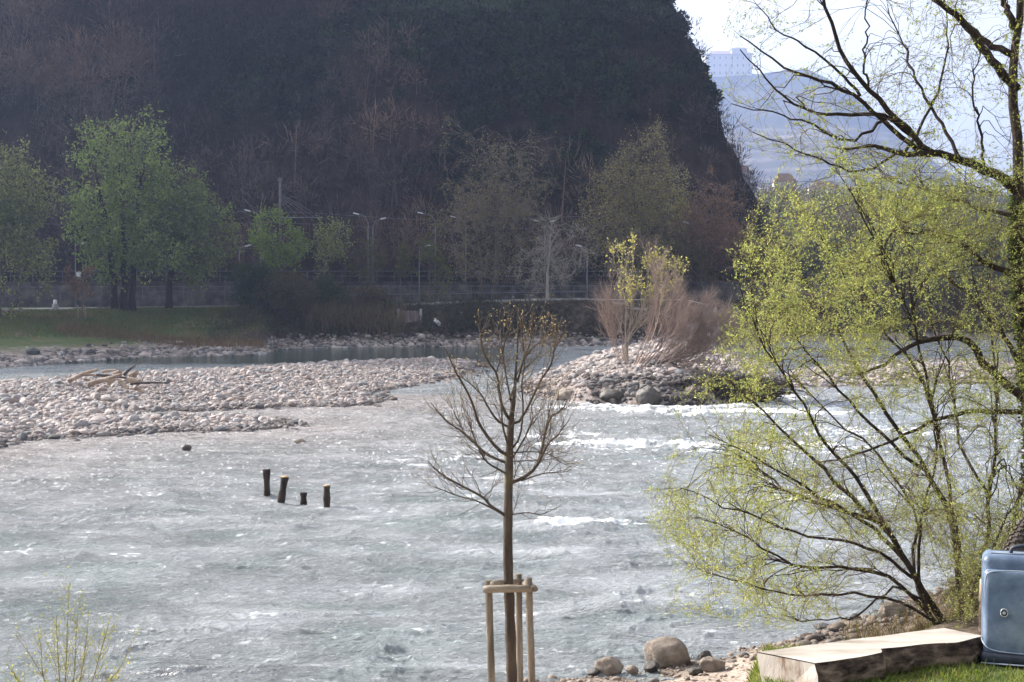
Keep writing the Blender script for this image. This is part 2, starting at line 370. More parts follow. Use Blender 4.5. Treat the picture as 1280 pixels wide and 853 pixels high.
tag(MB().grid(X, Y, Z).build('far_bank_ground', mat_far()), kind='structure')
# the wooded hill
def mat_hill():
    m, nt = newmat('hill_ground'); n = N(nt)
    out = n('ShaderNodeOutputMaterial'); b = n('ShaderNodeBsdfPrincipled'); n.l(b.outputs[0], out.inputs[0]); b.inputs['Roughness'].default_value = .95; b.inputs['Specular IOR Level'].default_value = .1
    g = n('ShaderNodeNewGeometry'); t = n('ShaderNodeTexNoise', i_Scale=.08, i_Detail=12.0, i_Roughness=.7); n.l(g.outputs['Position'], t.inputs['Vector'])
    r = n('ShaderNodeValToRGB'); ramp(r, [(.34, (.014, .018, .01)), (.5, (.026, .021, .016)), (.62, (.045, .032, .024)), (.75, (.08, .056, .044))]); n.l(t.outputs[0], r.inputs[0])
    vm = n('ShaderNodeVectorMath', operation='MULTIPLY'); vm.inputs[1].default_value = (1, 1, .18); n.l(g.outputs['Position'], vm.inputs[0])
    tr_ = n('ShaderNodeTexNoise', i_Scale=.7, i_Detail=9.0, i_Roughness=.7); n.l(vm.outputs[0], tr_.inputs['Vector'])
    rk = n('ShaderNodeValToRGB'); ramp(rk, [(.32, (.02, .015, .013)), (.5, (.06, .042, .036)), (.7, (.12, .09, .08))]); n.l(tr_.outputs[0], rk.inputs[0])
    sn_ = n('ShaderNodeSeparateXYZ'); n.l(g.outputs['Normal'], sn_.inputs[0]); st_ = n('ShaderNodeMapRange', i_From_Min=.55, i_From_Max=.35); n.l(sn_.outputs[2], st_.inputs[0])
    mk = n('ShaderNodeMix', data_type='RGBA'); n.l(st_.outputs[0], mk.inputs['Factor']); n.l(r.outputs[0], mk.inputs['A']); n.l(rk.outputs[0], mk.inputs['B'])
    n.l(mk.outputs['Result'], b.inputs['Base Color'])
    t2 = n('ShaderNodeTexNoise', i_Scale=.6, i_Detail=10.0, i_Roughness=.7); n.l(g.outputs['Position'], t2.inputs['Vector'])
    bp = n('ShaderNodeBump', i_Strength=1., i_Distance=1.5); n.l(t2.outputs[0], bp.inputs['Height']); n.l(bp.outputs[0], b.inputs['Normal'])
    return m
xs = np.concatenate([np.linspace(-420, -110, 60)[:-1], np.linspace(-110, 66, 240)]); ys = np.concatenate([np.linspace(160, 250, 150)[:-1], np.linspace(250, 520, 60)])
X, Y = np.meshgrid(xs, ys); Z = hill_z(X, Y); Z = np.where(Y < 174, np.minimum(Z, 5.5), Z)
M['hill'] = mat_hill()
tag(MB().grid(X, Y, Z).build('hill', M['hill']), kind='structure')
# ------------------------------------------------------------------ gravel bar polygons
def poly_sd(P, X, Y):
    P = np.array(P); d = np.full(X.shape, 1e9); ins = np.zeros(X.shape, bool)
    for i in range(len(P)):
        a = P[i]; b = P[(i+1) % len(P)]; e = b-a
        wx = X-a[0]; wy = Y-a[1]; t = np.clip((wx*e[0]+wy*e[1])/(e@e), 0, 1)
        d = np.minimum(d, np.hypot(wx-e[0]*t, wy-e[1]*t))
        c = ((a[1] > Y) != (b[1] > Y)) & (X < (b[0]-a[0])*(Y-a[1])/((b[1]-a[1]) if abs(b[1]-a[1]) > 1e-9 else 1e-9)+a[0])
        ins ^= c
    return np.where(ins, d, -d)
G2 = lambda L: [tuple(gnd(a, b)[:2]) for a, b in L]
BAR = G2([(-300, 490), (-100, 484), (0, 480), (130, 470), (240, 464), (330, 459), (450, 453), (540, 450), (590, 451), (612, 457), (590, 468), (560, 474), (520, 484), (470, 492), (488, 500), (470, 508), (400, 509), (300, 512), (210, 515), (165, 518), (200, 523), (290, 522), (350, 527), (352, 534), (310, 540), (220, 540), (140, 545), (90, 549), (40, 552), (0, 561), (-100, 575), (-300, 590)])
ISL = G2([(655, 483), (690, 470), (730, 458), (770, 450), (830, 449), (900, 452), (960, 466), (985, 482), (960, 500), (900, 506), (840, 509), (780, 506), (720, 503), (685, 500), (655, 492)])
R2 = G2([(955, 476), (1010, 462), (1100, 455), (1250, 455), (1400, 462), (1400, 478), (1250, 480), (1080, 483), (990, 486)])
def bar_z(X, Y):
    wob = fbm(X*.35, Y*.18, 4, 91)*1.6
    s = poly_sd(BAR, X, Y)+wob
    z = np.interp(s, [-3, 0, 1, 4, 9, 14], [-.5, -.02, .1, .28, .5, .6])+fbm(X*.5, Y*.3, 3, 93)*.22
    return z, s
def isl_z(X, Y):
    s = poly_sd(ISL, X, Y)+fbm(X*.5, Y*.3, 4, 95)*1.2
    z = np.interp(s, [-2, 0, .8, 2.4, 5, 9], [-.5, -.02, .55, 1.15, 1.7, 2.0])+fbm(X*.6, Y*.6, 3, 97)*.35
    s2 = poly_sd(R2, X, Y)+fbm(X*.5, Y*.3, 4, 99)*1.2
    z2 = np.interp(s2, [-2, 0, 1, 3, 8], [-.5, -.02, .2, .4, .6])
    return z, s, z2, s2
xs = np.linspace(-75, 0, 300); ys = np.linspace(36, 122, 330); X, Y = np.meshgrid(xs, ys)
Z, s = bar_z(X, Y)
tag(MB().grid(X, Y, Z).build('gravel_bar_ground', M['gravel']), kind='structure')
xs = np.linspace(-4, 42, 240); ys = np.linspace(55, 112, 240); X, Y = np.meshgrid(xs, ys)
Z, s, Z2, s2 = isl_z(X, Y)
tag(MB().grid(X, Y, np.maximum(Z, Z2)).build('island_ground', M['gravel']), kind='structure')
def stone_cols(n, r, base=((.40, .35, .325), (.33, .32, .32), (.46, .415, .39), (.29, .235, .21), (.22, .22, .225), (.42, .35, .31))):
    b = np.array(base); i = r.choice(len(b), n, p=[.3, .2, .2, .1, .1, .1])
    return b[i]*r.uniform(.7, 1.2, (n, 1))
r = np.random.default_rng(21); mb = MB()
n_ = 120000; px = r.uniform(-1, 1, n_); YY = 1/r.uniform(1/120., 1/44., n_); XX = px*0-r.uniform(-.01, .43, n_)*YY
z, s = bar_z(XX, YY); wetz = z
ok = (s > .02) | ((s > -.9) & (r.random(n_) < .25)); XX, YY, z, s = XX[ok], YY[ok], z[ok], s[ok]
n_ = len(XX); size = np.clip(r.lognormal(math.log(.106), .55, n_), .07, .6)*(.75+YY/200)
cols = stone_cols(n_, r); cols[s < .6] *= .5
pos = np.stack([XX, YY, z+size*.12], 1)
far = (YY > 66) | (size < .17)
scatter_rocks(mb, pos[~far], size[~far], 2, 100, cols[~far]); scatter_rocks(mb, pos[far], size[far], 1, 110, cols[far])
tag(mb.build('gravel_bar_stones', M['stone'], smooth=False), 'pale rounded cobbles covering the long gravel bar', 'cobbles', kind='stuff')
n_bar = n_
mb = MB(); n_ = 26000; XX = r.uniform(-3, 16, n_); YY = r.uniform(58, 106, n_)
z, s, z2, s2 = isl_z(XX, YY); ok = s > -.1; XX, YY, z, s = XX[ok], YY[ok], z[ok], s[ok]; n_ = len(XX)
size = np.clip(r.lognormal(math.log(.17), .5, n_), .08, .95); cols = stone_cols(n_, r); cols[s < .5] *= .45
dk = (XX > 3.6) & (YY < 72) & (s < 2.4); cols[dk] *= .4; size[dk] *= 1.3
scatter_rocks(mb, np.stack([XX, YY, z+size*.1], 1), size, 2, 120, cols)
tag(mb.build('island_stones', M['stone'], smooth=False), 'broken stones heaped over the small island', 'stones', kind='stuff')
mb = MB(); n_ = 9000; YY = r.uniform(76, 106, n_); XX = r.uniform(.15, .46, n_)*YY
z, s, z2, s2 = isl_z(XX, YY); ok = s2 > -.1; XX, YY, z = XX[ok], YY[ok], z2[ok]; n_ = len(XX)
size = np.clip(r.lognormal(math.log(.3), .35, n_), .14, .8)
scatter_rocks(mb, np.stack([XX, YY, z+size*.1], 1), size, 1, 130, stone_cols(n_, r))
tag(mb.build('right_bar_stones', M['stone'], smooth=False), 'cobbles of the far gravel bar behind the budding willow', 'cobbles', kind='stuff')
# stones of the far beach
mb = MB(); n_ = 9000; rr = r.uniform(-.4, .2, n_); S0 = np.interp(rr, FR, FS); YY = S0+r.exponential(2.2, n_)-1.0; XX = rr*YY; z = far_z(XX, YY)
ok = (z > -.15) & (z < 1.3); XX, YY, z = XX[ok], YY[ok], z[ok]; n_ = len(XX); size = np.clip(r.lognormal(math.log(.32), .45, n_), .12, 1.3)
cl = stone_cols(n_, r)*r.choice([.3, .6, .9], n_)[:, None]
scatter_rocks(mb, np.stack([XX, YY, z+size*.05], 1), size, 1, 140, cl)
tag(mb.build('far_beach_stones', M['stone'], smooth=False), 'dark stones along the far waterline', 'stones', kind='stuff')
# ================================================================== RIVER
def river():
    NC, NRW = 1050, 820
    rr = np.concatenate([np.linspace(-3, -.44, 60)[:-1], np.linspace(-.44, .44, NC), np.linspace(.44, 3, 60)[1:]])
    yy = 1/np.linspace(1/13.5, 1/162., NRW)
    Rr, Y = np.meshgrid(rr, yy); X = Rr*Y
    sb = poly_sd(BAR, X, Y); si = poly_sd(ISL, X, Y)
    def spot(px, py, wx, wy):                    # a patch of broken water, laid on the river surface
        c = gnd(px, py); return np.exp(-((X-c.x)/wx)**2-((Y-c.y)/wy)**2)
    calm = sstep(98, 108, Y+X*.0)*(1-sstep(-4, 6, X))      # sheltered side channel behind the bar
    calm = np.maximum(calm, sstep(-40, -30, -Y*0+sb*0-99))
    rap = np.zeros_like(X)
    for a in [(790, 556, 3.2, 1.6, 1.5), (860, 560, 2.4, 1.3, 1.), (700, 545, 2, 1.5, .7), (730, 655, 1.4, .5, 1.3), (820, 514, 3.2, 1.5, 1.2), (900, 516, 3.5, 1.5, 1.3), (980, 516, 3.5, 1.6, 1.2), (740, 510, 3, 1.2, .8), (640, 600, 1.5, .8, .5), (560, 600, 1.2, .6, .5),
              (170, 645, 1.6, .5, .9), (70, 605, 3, 1.2, .6), (190, 620, 2, .8, .6), (30, 690, 1.4, .5, .6), (100, 695, 1, .4, .8), (155, 692, .8, .4, .8), (265, 600, 2, .8, .5), (420, 634, .9, .3, .9), (335, 628, .5, .2, .8), (480, 640, 1.2, .3, .5),
              (1010, 560, 3, 2, .8), (1100, 540, 5, 3, .7), (480, 560, 3, 1.5, .5), (1000, 625, 2, 1, .8), (550, 575, 2.5, 1, .6)]:
        rap = np.maximum(rap, spot(*a[:4])*a[4]*(.62 if a[0] < 520 else 1))
    # run of the water round the lit side of the island
    rap = np.maximum(rap, np.exp(-((si+1.0)/.8)**2)*sstep(1.5, 4, X)*(Y < 72)*1.1)
    wx = X+1.2*fbm(X*.3, Y*.3, 2, 7); wy = Y+.8*fbm(X*.35+5, Y*.35, 2, 8)
    def ridged(a, b, seed):
        return (1-np.abs(2*vnoise(a, b, seed)-1))**2
    far = np.clip(Y/40, .6, 2.2)
    h = (ridged(wx*.3, wy*.9, 11)-.4)*.075*(.5+vnoise(X*.12, Y*.2, 2))+(ridged(wx*.8+3, wy*2.2, 12)-.4)*.065+(ridged(wx*2.2, wy*5, 13)-.4)*.034
    h = h+(ridged(wx*5, wy*11, 14)-.4)*.014
    # long smooth standing waves close to the near bank on the left
    sw = spot(60, 815, 3.2, 2.6)+spot(330, 835, 2.2, 1.6)*.8
    h = h+sw*.08*np.sin(Y*3.2+X*.35+2*fbm(X*.3, Y*.3, 2, 15))
    h = h*(1-.93*calm)
    shore = np.clip((np.maximum(sb, si)+3)/3, 0, 1); h = h*(1-.6*shore)
    t = ridged(wx*1.1, wy*1.9, 16)
    h = h+np.clip(rap, 0, 1.5)*(t*.11+ridged(wx*2.6, wy*3.6, 17)*.07+ridged(wx*6, wy*8, 27)*.03-.05)
    # foam where crests break
    fm = np.clip(rap, 0, 1.6)*(.36+.8*ridged(wx*.8, wy*2.6, 18))-.36+(ridged(wx*2.2, wy*6, 19)-.4)*.55+(ridged(wx*6, wy*12, 29)-.4)*.3
    bg_ = sstep(.6, .95, ridged(wx*.45+9, wy*1.3, 20)*ridged(wx*1.6, wy*4.6, 21)+.25*(ridged(wx*5, wy*11, 28)-.5))*.42*(.2+vnoise(X*.08, Y*.1, 5))
    foam = np.clip(np.maximum(fm*1.6, bg_*(1-calm)), 0, 1)
    shal = np.clip(np.exp(-np.clip(-sb-.5, 0, 99)/7.)*1.1*(Y < 72), 0, 1)*(1-sstep(2, 8, X))
    col = np.stack([foam, shal, calm], -1).reshape(-1, 3)
    return MB().grid(X, Y, h, col=col)
def mat_water():
    m, nt = newmat('river_water'); n = N(nt)
    out = n('ShaderNodeOutputMaterial'); b = n('ShaderNodeBsdfPrincipled')
    b.inputs['IOR'].default_value = 1.33; b.inputs['Roughness'].default_value = .07
    a = n('ShaderNodeAttribute', attribute_name='Col'); sp = n('ShaderNodeSeparateColor'); n.l(a.outputs['Color'], sp.inputs[0])
    g = n('ShaderNodeNewGeometry')
    def mp(v):
        q = n('ShaderNodeVectorMath', operation='MULTIPLY'); q.inputs[1].default_value = v; n.l(g.outputs['Position'], q.inputs[0]); return q.outputs[0]
    t0 = n('ShaderNodeTexNoise', i_Scale=.35, i_Detail=6.0); n.l(mp((1, 1.6, 1)), t0.inputs['Vector'])
    c0 = n('ShaderNodeValToRGB'); ramp(c0, [(.35, (.225, .265, .268)), (.52, (.31, .335, .345)), (.68, (.39, .41, .43))]); n.l(t0.outputs[0], c0.inputs[0])
    m1 = n('ShaderNodeMix', data_type='RGBA'); n.l(sp.outputs[1], m1.inputs['Factor']); n.l(c0.outputs[0], m1.inputs['A'])
    t4 = n('ShaderNodeTexNoise', i_Scale=2.2, i_Detail=8.0, i_Roughness=.7); n.l(mp((1, 1.3, 1)), t4.inputs['Vector'])
    c4 = n('ShaderNodeValToRGB'); ramp(c4, [(.35, (.24, .22, .205)), (.5, (.42, .385, .37)), (.7, (.54, .5, .485))]); n.l(t4.outputs[0], c4.inputs[0]); n.l(c4.outputs[0], m1.inputs['B'])
    m2 = n('ShaderNodeMix', data_type='RGBA'); n.l(sp.outputs[2], m2.inputs['Factor']); n.l(m1.outputs['Result'], m2.inputs['A']); m2.inputs['B'].default_value = (.02, .045, .036, 1)  # dark green painted in for the shaded hill reflected in the calm channel
    n.l(m2.outputs['Result'], b.inputs['Base Color'])
    # ripples
    t1 = n('ShaderNodeTexNoise', i_Scale=3.2, i_Detail=7.0, i_Roughness=.68); n.l(mp((1, 2.0, 1)), t1.inputs['Vector'])
    t2 = n('ShaderNodeTexNoise', i_Scale=11.0, i_Detail=5.0, i_Roughness=.65); n.l(mp((1, 1.8, 1)), t2.inputs['Vector'])
    ad = n('ShaderNodeMath', operation='MULTIPLY_ADD'); ad.inputs[1].default_value = .28; n.l(t2.outputs[0], ad.inputs[0]); n.l(t1.outputs[0], ad.inputs[2])
    t7 = n('ShaderNodeTexNoise', i_Scale=34.0, i_Detail=3.0, i_Roughness=.6); n.l(mp((1, 1.5, 1)), t7.inputs['Vector'])
    ad2 = n('ShaderNodeMath', operation='MULTIPLY_ADD'); ad2.inputs[1].default_value = .10; n.l(t7.outputs[0], ad2.inputs[0]); n.l(ad.outputs[0], ad2.inputs[2]); ad = ad2
    st = n('ShaderNodeMath', operation='MULTIPLY_ADD'); st.inputs[1].default_value = -.9; st.inputs[2].default_value = 1.0; n.l(sp.outputs[2], st.inputs[0])
    tc_ = n('ShaderNodeTexNoise', i_Scale=.35, i_Detail=5.0, i_Distortion=1.2); n.l(mp((.8, 1.5, 1)), tc_.inputs['Vector'])
    cu = n('ShaderNodeMapRange', i_From_Min=.35, i_From_Max=.62, i_To_Min=.66, i_To_Max=1.0); n.l(tc_.outputs[0], cu.inputs[0])
    st2 = n('ShaderNodeMath', operation='MULTIPLY'); n.l(st.outputs[0], st2.inputs[0]); n.l(cu.outputs[0], st2.inputs[1])
    bp = n('ShaderNodeBump', i_Distance=.36); n.l(st2.outputs[0], bp.inputs['Strength']); n.l(ad.outputs[0], bp.inputs['Height']); n.l(bp.outputs[0], b.inputs['Normal'])
    # foam
    f = n('ShaderNodeBsdfDiffuse'); f.inputs[0].default_value = (.82, .84, .86, 1)
    t3 = n('ShaderNodeTexNoise', i_Scale=9.0, i_Detail=10.0, i_Roughness=.85); n.l(mp((1, 1.7, 1)), t3.inputs['Vector'])
    t3m = n('ShaderNodeMath', operation='MULTIPLY_ADD'); t3m.inputs[1].default_value = 2.2; t3m.inputs[2].default_value = -.6; n.l(t3.outputs[0], t3m.inputs[0])
    s1 = n('ShaderNodeMath', operation='ADD'); n.l(sp.outputs[0], s1.inputs[0]); n.l(t3m.outputs[0], s1.inputs[1])
    mr = n('ShaderNodeMapRange', i_From_Min=.72, i_From_Max=1.35, i_To_Max=.95); n.l(s1.outputs[0], mr.inputs[0])
    # white flecks painted in as foam and sparkling glints where the river runs fast
    t5 = n('ShaderNodeTexNoise', i_Scale=9.0, i_Detail=3.0, i_Roughness=.7); n.l(mp((1, .5, 1)), t5.inputs['Vector'])
    m5a = n('ShaderNodeMapRange', i_From_Min=.6, i_From_Max=.68, i_To_Max=.75); n.l(t5.outputs[0], m5a.inputs[0])
    t6 = n('ShaderNodeTexNoise', i_Scale=19.0, i_Detail=5.0, i_Roughness=.8); n.l(mp((.8, 1.3, 1)), t6.inputs['Vector'])
    m6 = n('ShaderNodeMapRange', i_From_Min=.585, i_From_Max=.70, i_To_Max=.7); n.l(t6.outputs[0], m6.inputs[0])
    sy = n('ShaderNodeSeparateXYZ'); n.l(g.outputs['Position'], sy.inputs[0]); my = n('ShaderNodeMapRange', i_From_Min=24.0, i_From_Max=44.0); n.l(sy.outputs[1], my.inputs[0])
    m5 = n('ShaderNodeMix', data_type='FLOAT'); n.l(my.outputs[0], m5.inputs[0]); n.l(m6.outputs[0], m5.inputs[2]); n.l(m5a.outputs[0], m5.inputs[3])
    k5 = n('ShaderNodeMath', operation='MULTIPLY'); n.l(m5.outputs[0], k5.inputs[0]); n.l(st2.outputs[0], k5.inputs[1])
    mx5 = n('ShaderNodeMath', operation='MAXIMUM'); n.l(mr.outputs[0], mx5.inputs[0]); n.l(k5.outputs[0], mx5.inputs[1])
    ms = n('ShaderNodeMixShader'); n.l(mx5.outputs[0], ms.inputs[0]); n.l(b.outputs[0], ms.inputs[1]); n.l(f.outputs[0], ms.inputs[2]); n.l(ms.outputs[0], out.inputs[0])
    return m
tag(river().build('river_water', mat_water()), kind='structure')
# ================================================================== TREES
def bez(S, C, E, m, r, jit=0.0):
    t = np.linspace(0, 1, m)[None, :, None]
    P = (1-t)**2*S[:, None]+2*t*(1-t)*C[:, None]+t*t*E[:, None]
    if jit:
        L = np.linalg.norm(E-S, axis=1)[:, None, None]
        J = r.normal(size=P.shape)*jit*L; J[:, 0] = 0; P = P+J
    return P
def attach(tg, parents, m, r, rk=.6, k0=.012, tip=.3, up=.12, jit=.03, nn=5, rmin=.002, rmax=1e9, slack=0, fol=.45):
    """branches to the targets from nearby points of the parent paths"""
    pts = []; tan = []; rad = []
    for P, R in parents:
        T = np.gradient(P, axis=1); T /= np.linalg.norm(T, axis=2, keepdims=True)+1e-9
        q = 1 if P.shape[1] > 3 else 0
        pts.append(P[:, q:].reshape(-1, 3)); tan.append(T[:, q:].reshape(-1, 3)); rad.append(R[:, q:].reshape(-1))
    pts = np.concatenate(pts); tan = np.concatenate(tan); rad = np.concatenate(rad)
    kd = KDTree(len(pts))
    for i, p in enumerate(pts): kd.insert(p, i)
    kd.balance()
    idx = np.zeros(len(tg), int)
    for i, t in enumerate(tg):
        c = kd.find_n(t, nn); c = c[int(len(c)*r.random()**1.3)] if len(c) > 1 else c[0]
        idx[i] = c[1]
    S = pts[idx]; T = tan[idx]; D = tg-S; L = np.linalg.norm(D, axis=1, keepdims=True)
    C = S+T*L*fol+D*.12+np.array([0, 0, 1.])*L*up
    P = bez(S, C, tg, m, r, jit)
    r0 = np.clip(np.minimum(rad[idx]*rk, L[:, 0]*k0+rmin), rmin, rmax)
    R = r0[:, None]*np.linspace(1, tip, m)[None]
    return P, R
def resamp(pts, m):
    pts = np.array([tuple(p) for p in pts], float)
    # catmull-rom through the control points, then resampled to m points
    q = np.concatenate([[2*pts[0]-pts[1]], pts, [2*pts[-1]-pts[-2]]]); out = []
    for i in range(1, len(q)-2):
        for t in np.linspace(0, 1, 6, endpoint=False):
            a, b, c, d = q[i-1], q[i], q[i+1], q[i+2]
            out.append(.5*((2*b)+(-a+c)*t+(2*a-5*b+4*c-d)*t*t+(-a+3*b-3*c+d)*t**3))
    out.append(pts[-1]); out = np.array(out); s = np.concatenate([[0], np.cumsum(np.linalg.norm(np.diff(out, axis=0), axis=1))])
    u = np.linspace(0, s[-1], m); return np.stack([np.interp(u, s, out[:, k]) for k in range(3)], 1)
def crown_pts(n, c, rad, r, shell=.45, lobes=.3, seed=0):
    d = r.normal(size=(n, 3)); d /= np.linalg.norm(d, axis=1, keepdims=True)
    rs = np.random.default_rng(seed); K = rs.normal(size=(6, 3))*2.4; ph = rs.uniform(0, 6.3, 6)
    q = 1+lobes*np.sin(d@K.T+ph).mean(1)*1.6
    return np.array(c)+d*np.array(rad)*(r.random(n)**shell*q)[:, None]
def leafset(mb, P, n, r, L, W, cols, off=.02, t0=.15, droop=0, Lvar=.35):
    k = r.integers(0, P.shape[0], n); m = P.shape[1]-1; t = (t0+(1-t0)*r.random(n))*m
    i = np.minimum(t.astype(int), m-1); f = (t-i)[:, None]
    p = P[k, i]*(1-f)+P[k, i+1]*f; T = P[k, i+1]-P[k, i]; T /= np.linalg.norm(T, axis=1, keepdims=True)+1e-9
    d = T*.7+r.normal(size=(n, 3))*.7; d[:, 2] -= droop
    c = np.array(cols); cc = c[r.integers(0, len(c), k.max()+1)][k]*r.uniform(.7, 1.25, (n, 1))
    l = L*r.uniform(1-Lvar, 1+Lvar, n)
    mb.leaves(p+r.normal(size=(n, 3))*off, d, l, l*W/L, cc)
GREEN = [(.13, .2, .035), (.1, .17, .03), (.17, .23, .05)]
def far_tree(name, label, cat, base, crown, Y, seed, n=(9, 60, 700, 3200), tr=.28, leaves=0, lcol=GREEN, lL=.36, lW=.15, twig=(.1, .08, .06), bark='bark_grey', group=None, trunks=None, up=.12, depth=.8, shell=.5, lobes=.5, twr=.02, droop=0):
    """crown = pixel box (x0,y0,x1,y1) at distance Y, base = pixel x of the trunk foot"""
    r = np.random.default_rng(seed)
    x0, y0, x1, y1 = crown
    a = at(x0, y0, Y); b = at(x1, y1, Y); c = (a+b)/2; rad = (abs(b.x-a.x)/2, abs(b.x-a.x)/2*depth, abs(a.z-b.z)/2)
    bx = at(base, 400, Y).x; bz = float(far_z(bx, Y))-.15
    root = empty(name, (bx, Y, bz), label, cat, group)
    tp = []
    for dx, lx, rr in (trunks or [(0, 0, 1)]):
        top = np.array([c.x+lx*rad[0], Y+r.normal()*rad[1]*.1, c.z+rad[2]*.55]); s = np.array([bx+dx, Y+dx*.3, bz])
        C = np.array([s[0]*.8+top[0]*.2, Y, (s[2]+top[2])/2+2])
        P = bez(s[None], C[None], top[None], 14, r, .006); R = (tr*rr*np.linspace(1, .12, 14)**.9)[None]; R[0, 0] *= 1.35
        tp.append((P, R))
    t1 = crown_pts(n[0]*len(tp), c, rad, r, .7, lobes, seed); t1[:, 2] = np.maximum(t1[:, 2], c.z-rad[2]*.35)
    low = [(P[:, 3:10], R[:, 3:10]) for P, R in tp]
    l1 = attach(t1, low, 9, r, .6, .014, .25, up*1.5, .02, 4)
    tm = MB()
    for P, R in tp: tm.tubes(P, R, 8)
    tm.build('trunk', M[bark], root)
    bmB = MB(); bmB.tubes(*l1, 6)
    l2 = attach(crown_pts(n[1], c, rad, r, .6, lobes, seed), [l1]+[(P[:, 7:], R[:, 7:]) for P, R in tp], 7, r, .6, .011, .3, up, .03, 4)
    bmB.tubes(*l2, 4, cap=False); bmB.build('limbs', M[bark], root)
    cl_ = crown_pts(n[2]*2, c, rad, r, shell, lobes, seed); cl_ = cl_[vnoise(cl_[:, 0]*.75+cl_[:, 1]*.5, cl_[:, 2]*.85, seed) > .36][:n[2]]
    l3 = attach(cl_, [l2, l1], 6, r, .6, .008, .4, up, .04, 5, twr)
    tw = MB(); tc = np.array(twig)
    tw.tubes(*l3, 3, col=np.repeat((tc*r.uniform(.7, 1.2, (len(l3[0]), 1))), 1, 0))
    e3 = l3[0][r.integers(0, len(l3[0]), n[3])]; t4 = e3[:, -1]+(e3[:, -1]-e3[:, -2])*.5+r.normal(size=(n[3], 3))*np.array(rad)*.075+np.array([0, 0, .35])
    t4[:, 2] -= droop*r.random(len(t4))
    l4 = attach(t4, [l3], 4, r, .8, .006, .5, up, .06, 8, twr*.8)
    L = np.linalg.norm(l4[0][:, -1]-l4[0][:, 0], axis=1); ok = L < rad[0]*.6
    l4 = (l4[0][ok], l4[1][ok])
    tw.tubes(*l4, 3, col=tc*r.uniform(.7, 1.3, (len(l4[0]), 1)))
    tw.build('twigs', M['twig_var'], root)
    if leaves:
        lm = MB(); leafset(lm, l4[0], leaves, r, lL, lW, lcol, .18, .1, droop*.25)
        lm.build('foliage', M['leaf'], root)
    return root
YG = [(.15, .2, .04), (.2, .24, .06), (.11, .16, .035)]
far_tree('willow_tree', 'leafy green tree cut by the left edge of the photo', 'tree', -2, (-75, 172, 78, 385), 132, 301, (8, 70, 800, 3600), .3, 15000, [(.24, .27, .12), (.3, .32, .15), (.18, .21, .1)], twig=(.07, .06, .04))
far_tree('willow_tree', 'biggest green willow with three dark trunks on the far grass bank', 'tree', 156, (68, 160, 236, 352), 141, 302, (6, 80, 1000, 4800), .42, 15000, [(.23, .31, .11), (.19, .26, .09), (.28, .35, .13)], trunks=[(-.9, -.45, .8), (.1, 0, 1), (.7, .35, .8)], droop=1.2, lobes=.4, twig=(.13, .11, .075), bark='bark_dark')
far_tree('willow_tree', 'green willow with one leaning trunk right of the biggest willow', 'tree', 211, (182, 200, 290, 356), 144, 303, (8, 70, 800, 3500), .36, 8500, [(.19, .25, .1), (.17, .22, .08), (.22, .28, .11)], droop=1.4, lobes=.4, twig=(.14, .115, .08), bark='bark_dark')
far_tree('young_tree', 'slender young green tree beside the concrete mast', 'tree', 345, (308, 268, 384, 356), 150, 304, (6, 40, 300, 1300), .12, 3200, [(.2, .28, .07), (.17, .24, .06)], twr=.014, twig=(.12, .11, .08), lL=.28, lW=.16)
far_tree('young_tree', 'pale green young tree just right of the mast wires', 'tree', 402, (383, 272, 442, 350), 150, 305, (6, 35, 260, 1000), .11, 1500, [(.27, .3, .13), (.22, .26, .1)], twr=.015, twig=(.15, .14, .11), lL=.24, lW=.14)
far_tree('young_tree', 'small dull olive tree below the tall lamp pair', 'tree', 462, (440, 302, 486, 362), 151, 306, (5, 30, 220, 800), .1, 1000, [(.1, .1, .04)], twr=.014, lL=.24, lW=.14)
far_tree('young_tree', 'small olive tree between the second and third tall lamps', 'tree', 500, (484, 304, 520, 352), 151, 307, (5, 30, 200, 700), .1, 900, [(.11, .11, .04)], twr=.014, lL=.24, lW=.14)
far_tree('young_tree', 'narrow green tree at the foot of the tallest lamp', 'tree', 537, (518, 292, 560, 372), 151, 308, (5, 30, 220, 800), .1, 1100, [(.12, .14, .04)], twr=.014, lL=.24, lW=.14)
far_tree('bare_tree', 'large bare grey tree with a wide domed crown in mid bank', 'tree', 622, (530, 170, 702, 368), 158, 309, (9, 90, 1300, 6000), .36, 3500, [(.2, .185, .09), (.24, .21, .11)], twig=(.21, .17, .13), lL=.25, lW=.14)
far_tree('bare_tree', 'tall budding olive brown tree before the cliff foot', 'tree', 792, (726, 168, 858, 368), 162, 310, (9, 90, 1300, 6000), .36, 9000, [(.27, .25, .11), (.2, .19, .085), (.36, .33, .16)], twig=(.22, .18, .13), lL=.25, lW=.14)
far_tree('bare_tree', 'leafless tree with whitish forked branches under the double lamp', 'tree', 684, (640, 268, 738, 374), 152, 311, (9, 60, 420, 1300), .18, 0, twig=(.33, .3, .26), bark='bark_pale', up=.3, twr=.02)
far_tree('budding_tree', 'slim olive tree with pale tip above the rusty tree', 'tree', 846, (828, 198, 866, 350), 170, 312, (7, 30, 240, 1000), .15, 2200, [(.4, .38, .2), (.34, .3, .15)], twig=(.28, .25, .17), lL=.25, lW=.14)
far_tree('rusty_tree', 'rusty brown bushy tree at the foot of the cliff', 'tree', 882, (832, 232, 948, 372), 165, 313, (9, 80, 900, 4500), .26, 7000, [(.27, .17, .12), (.21, .135, .1)], twig=(.25, .165, .13), lL=.25, lW=.14)
far_tree('olive_tree', 'low olive tree filling the gap under the rusty tree', 'tree', 850, (812, 290, 905, 378), 160, 314, (8, 50, 500, 2200), .2, 4000, [(.1, .09, .04), (.08, .075, .035)], lL=.25, lW=.14)
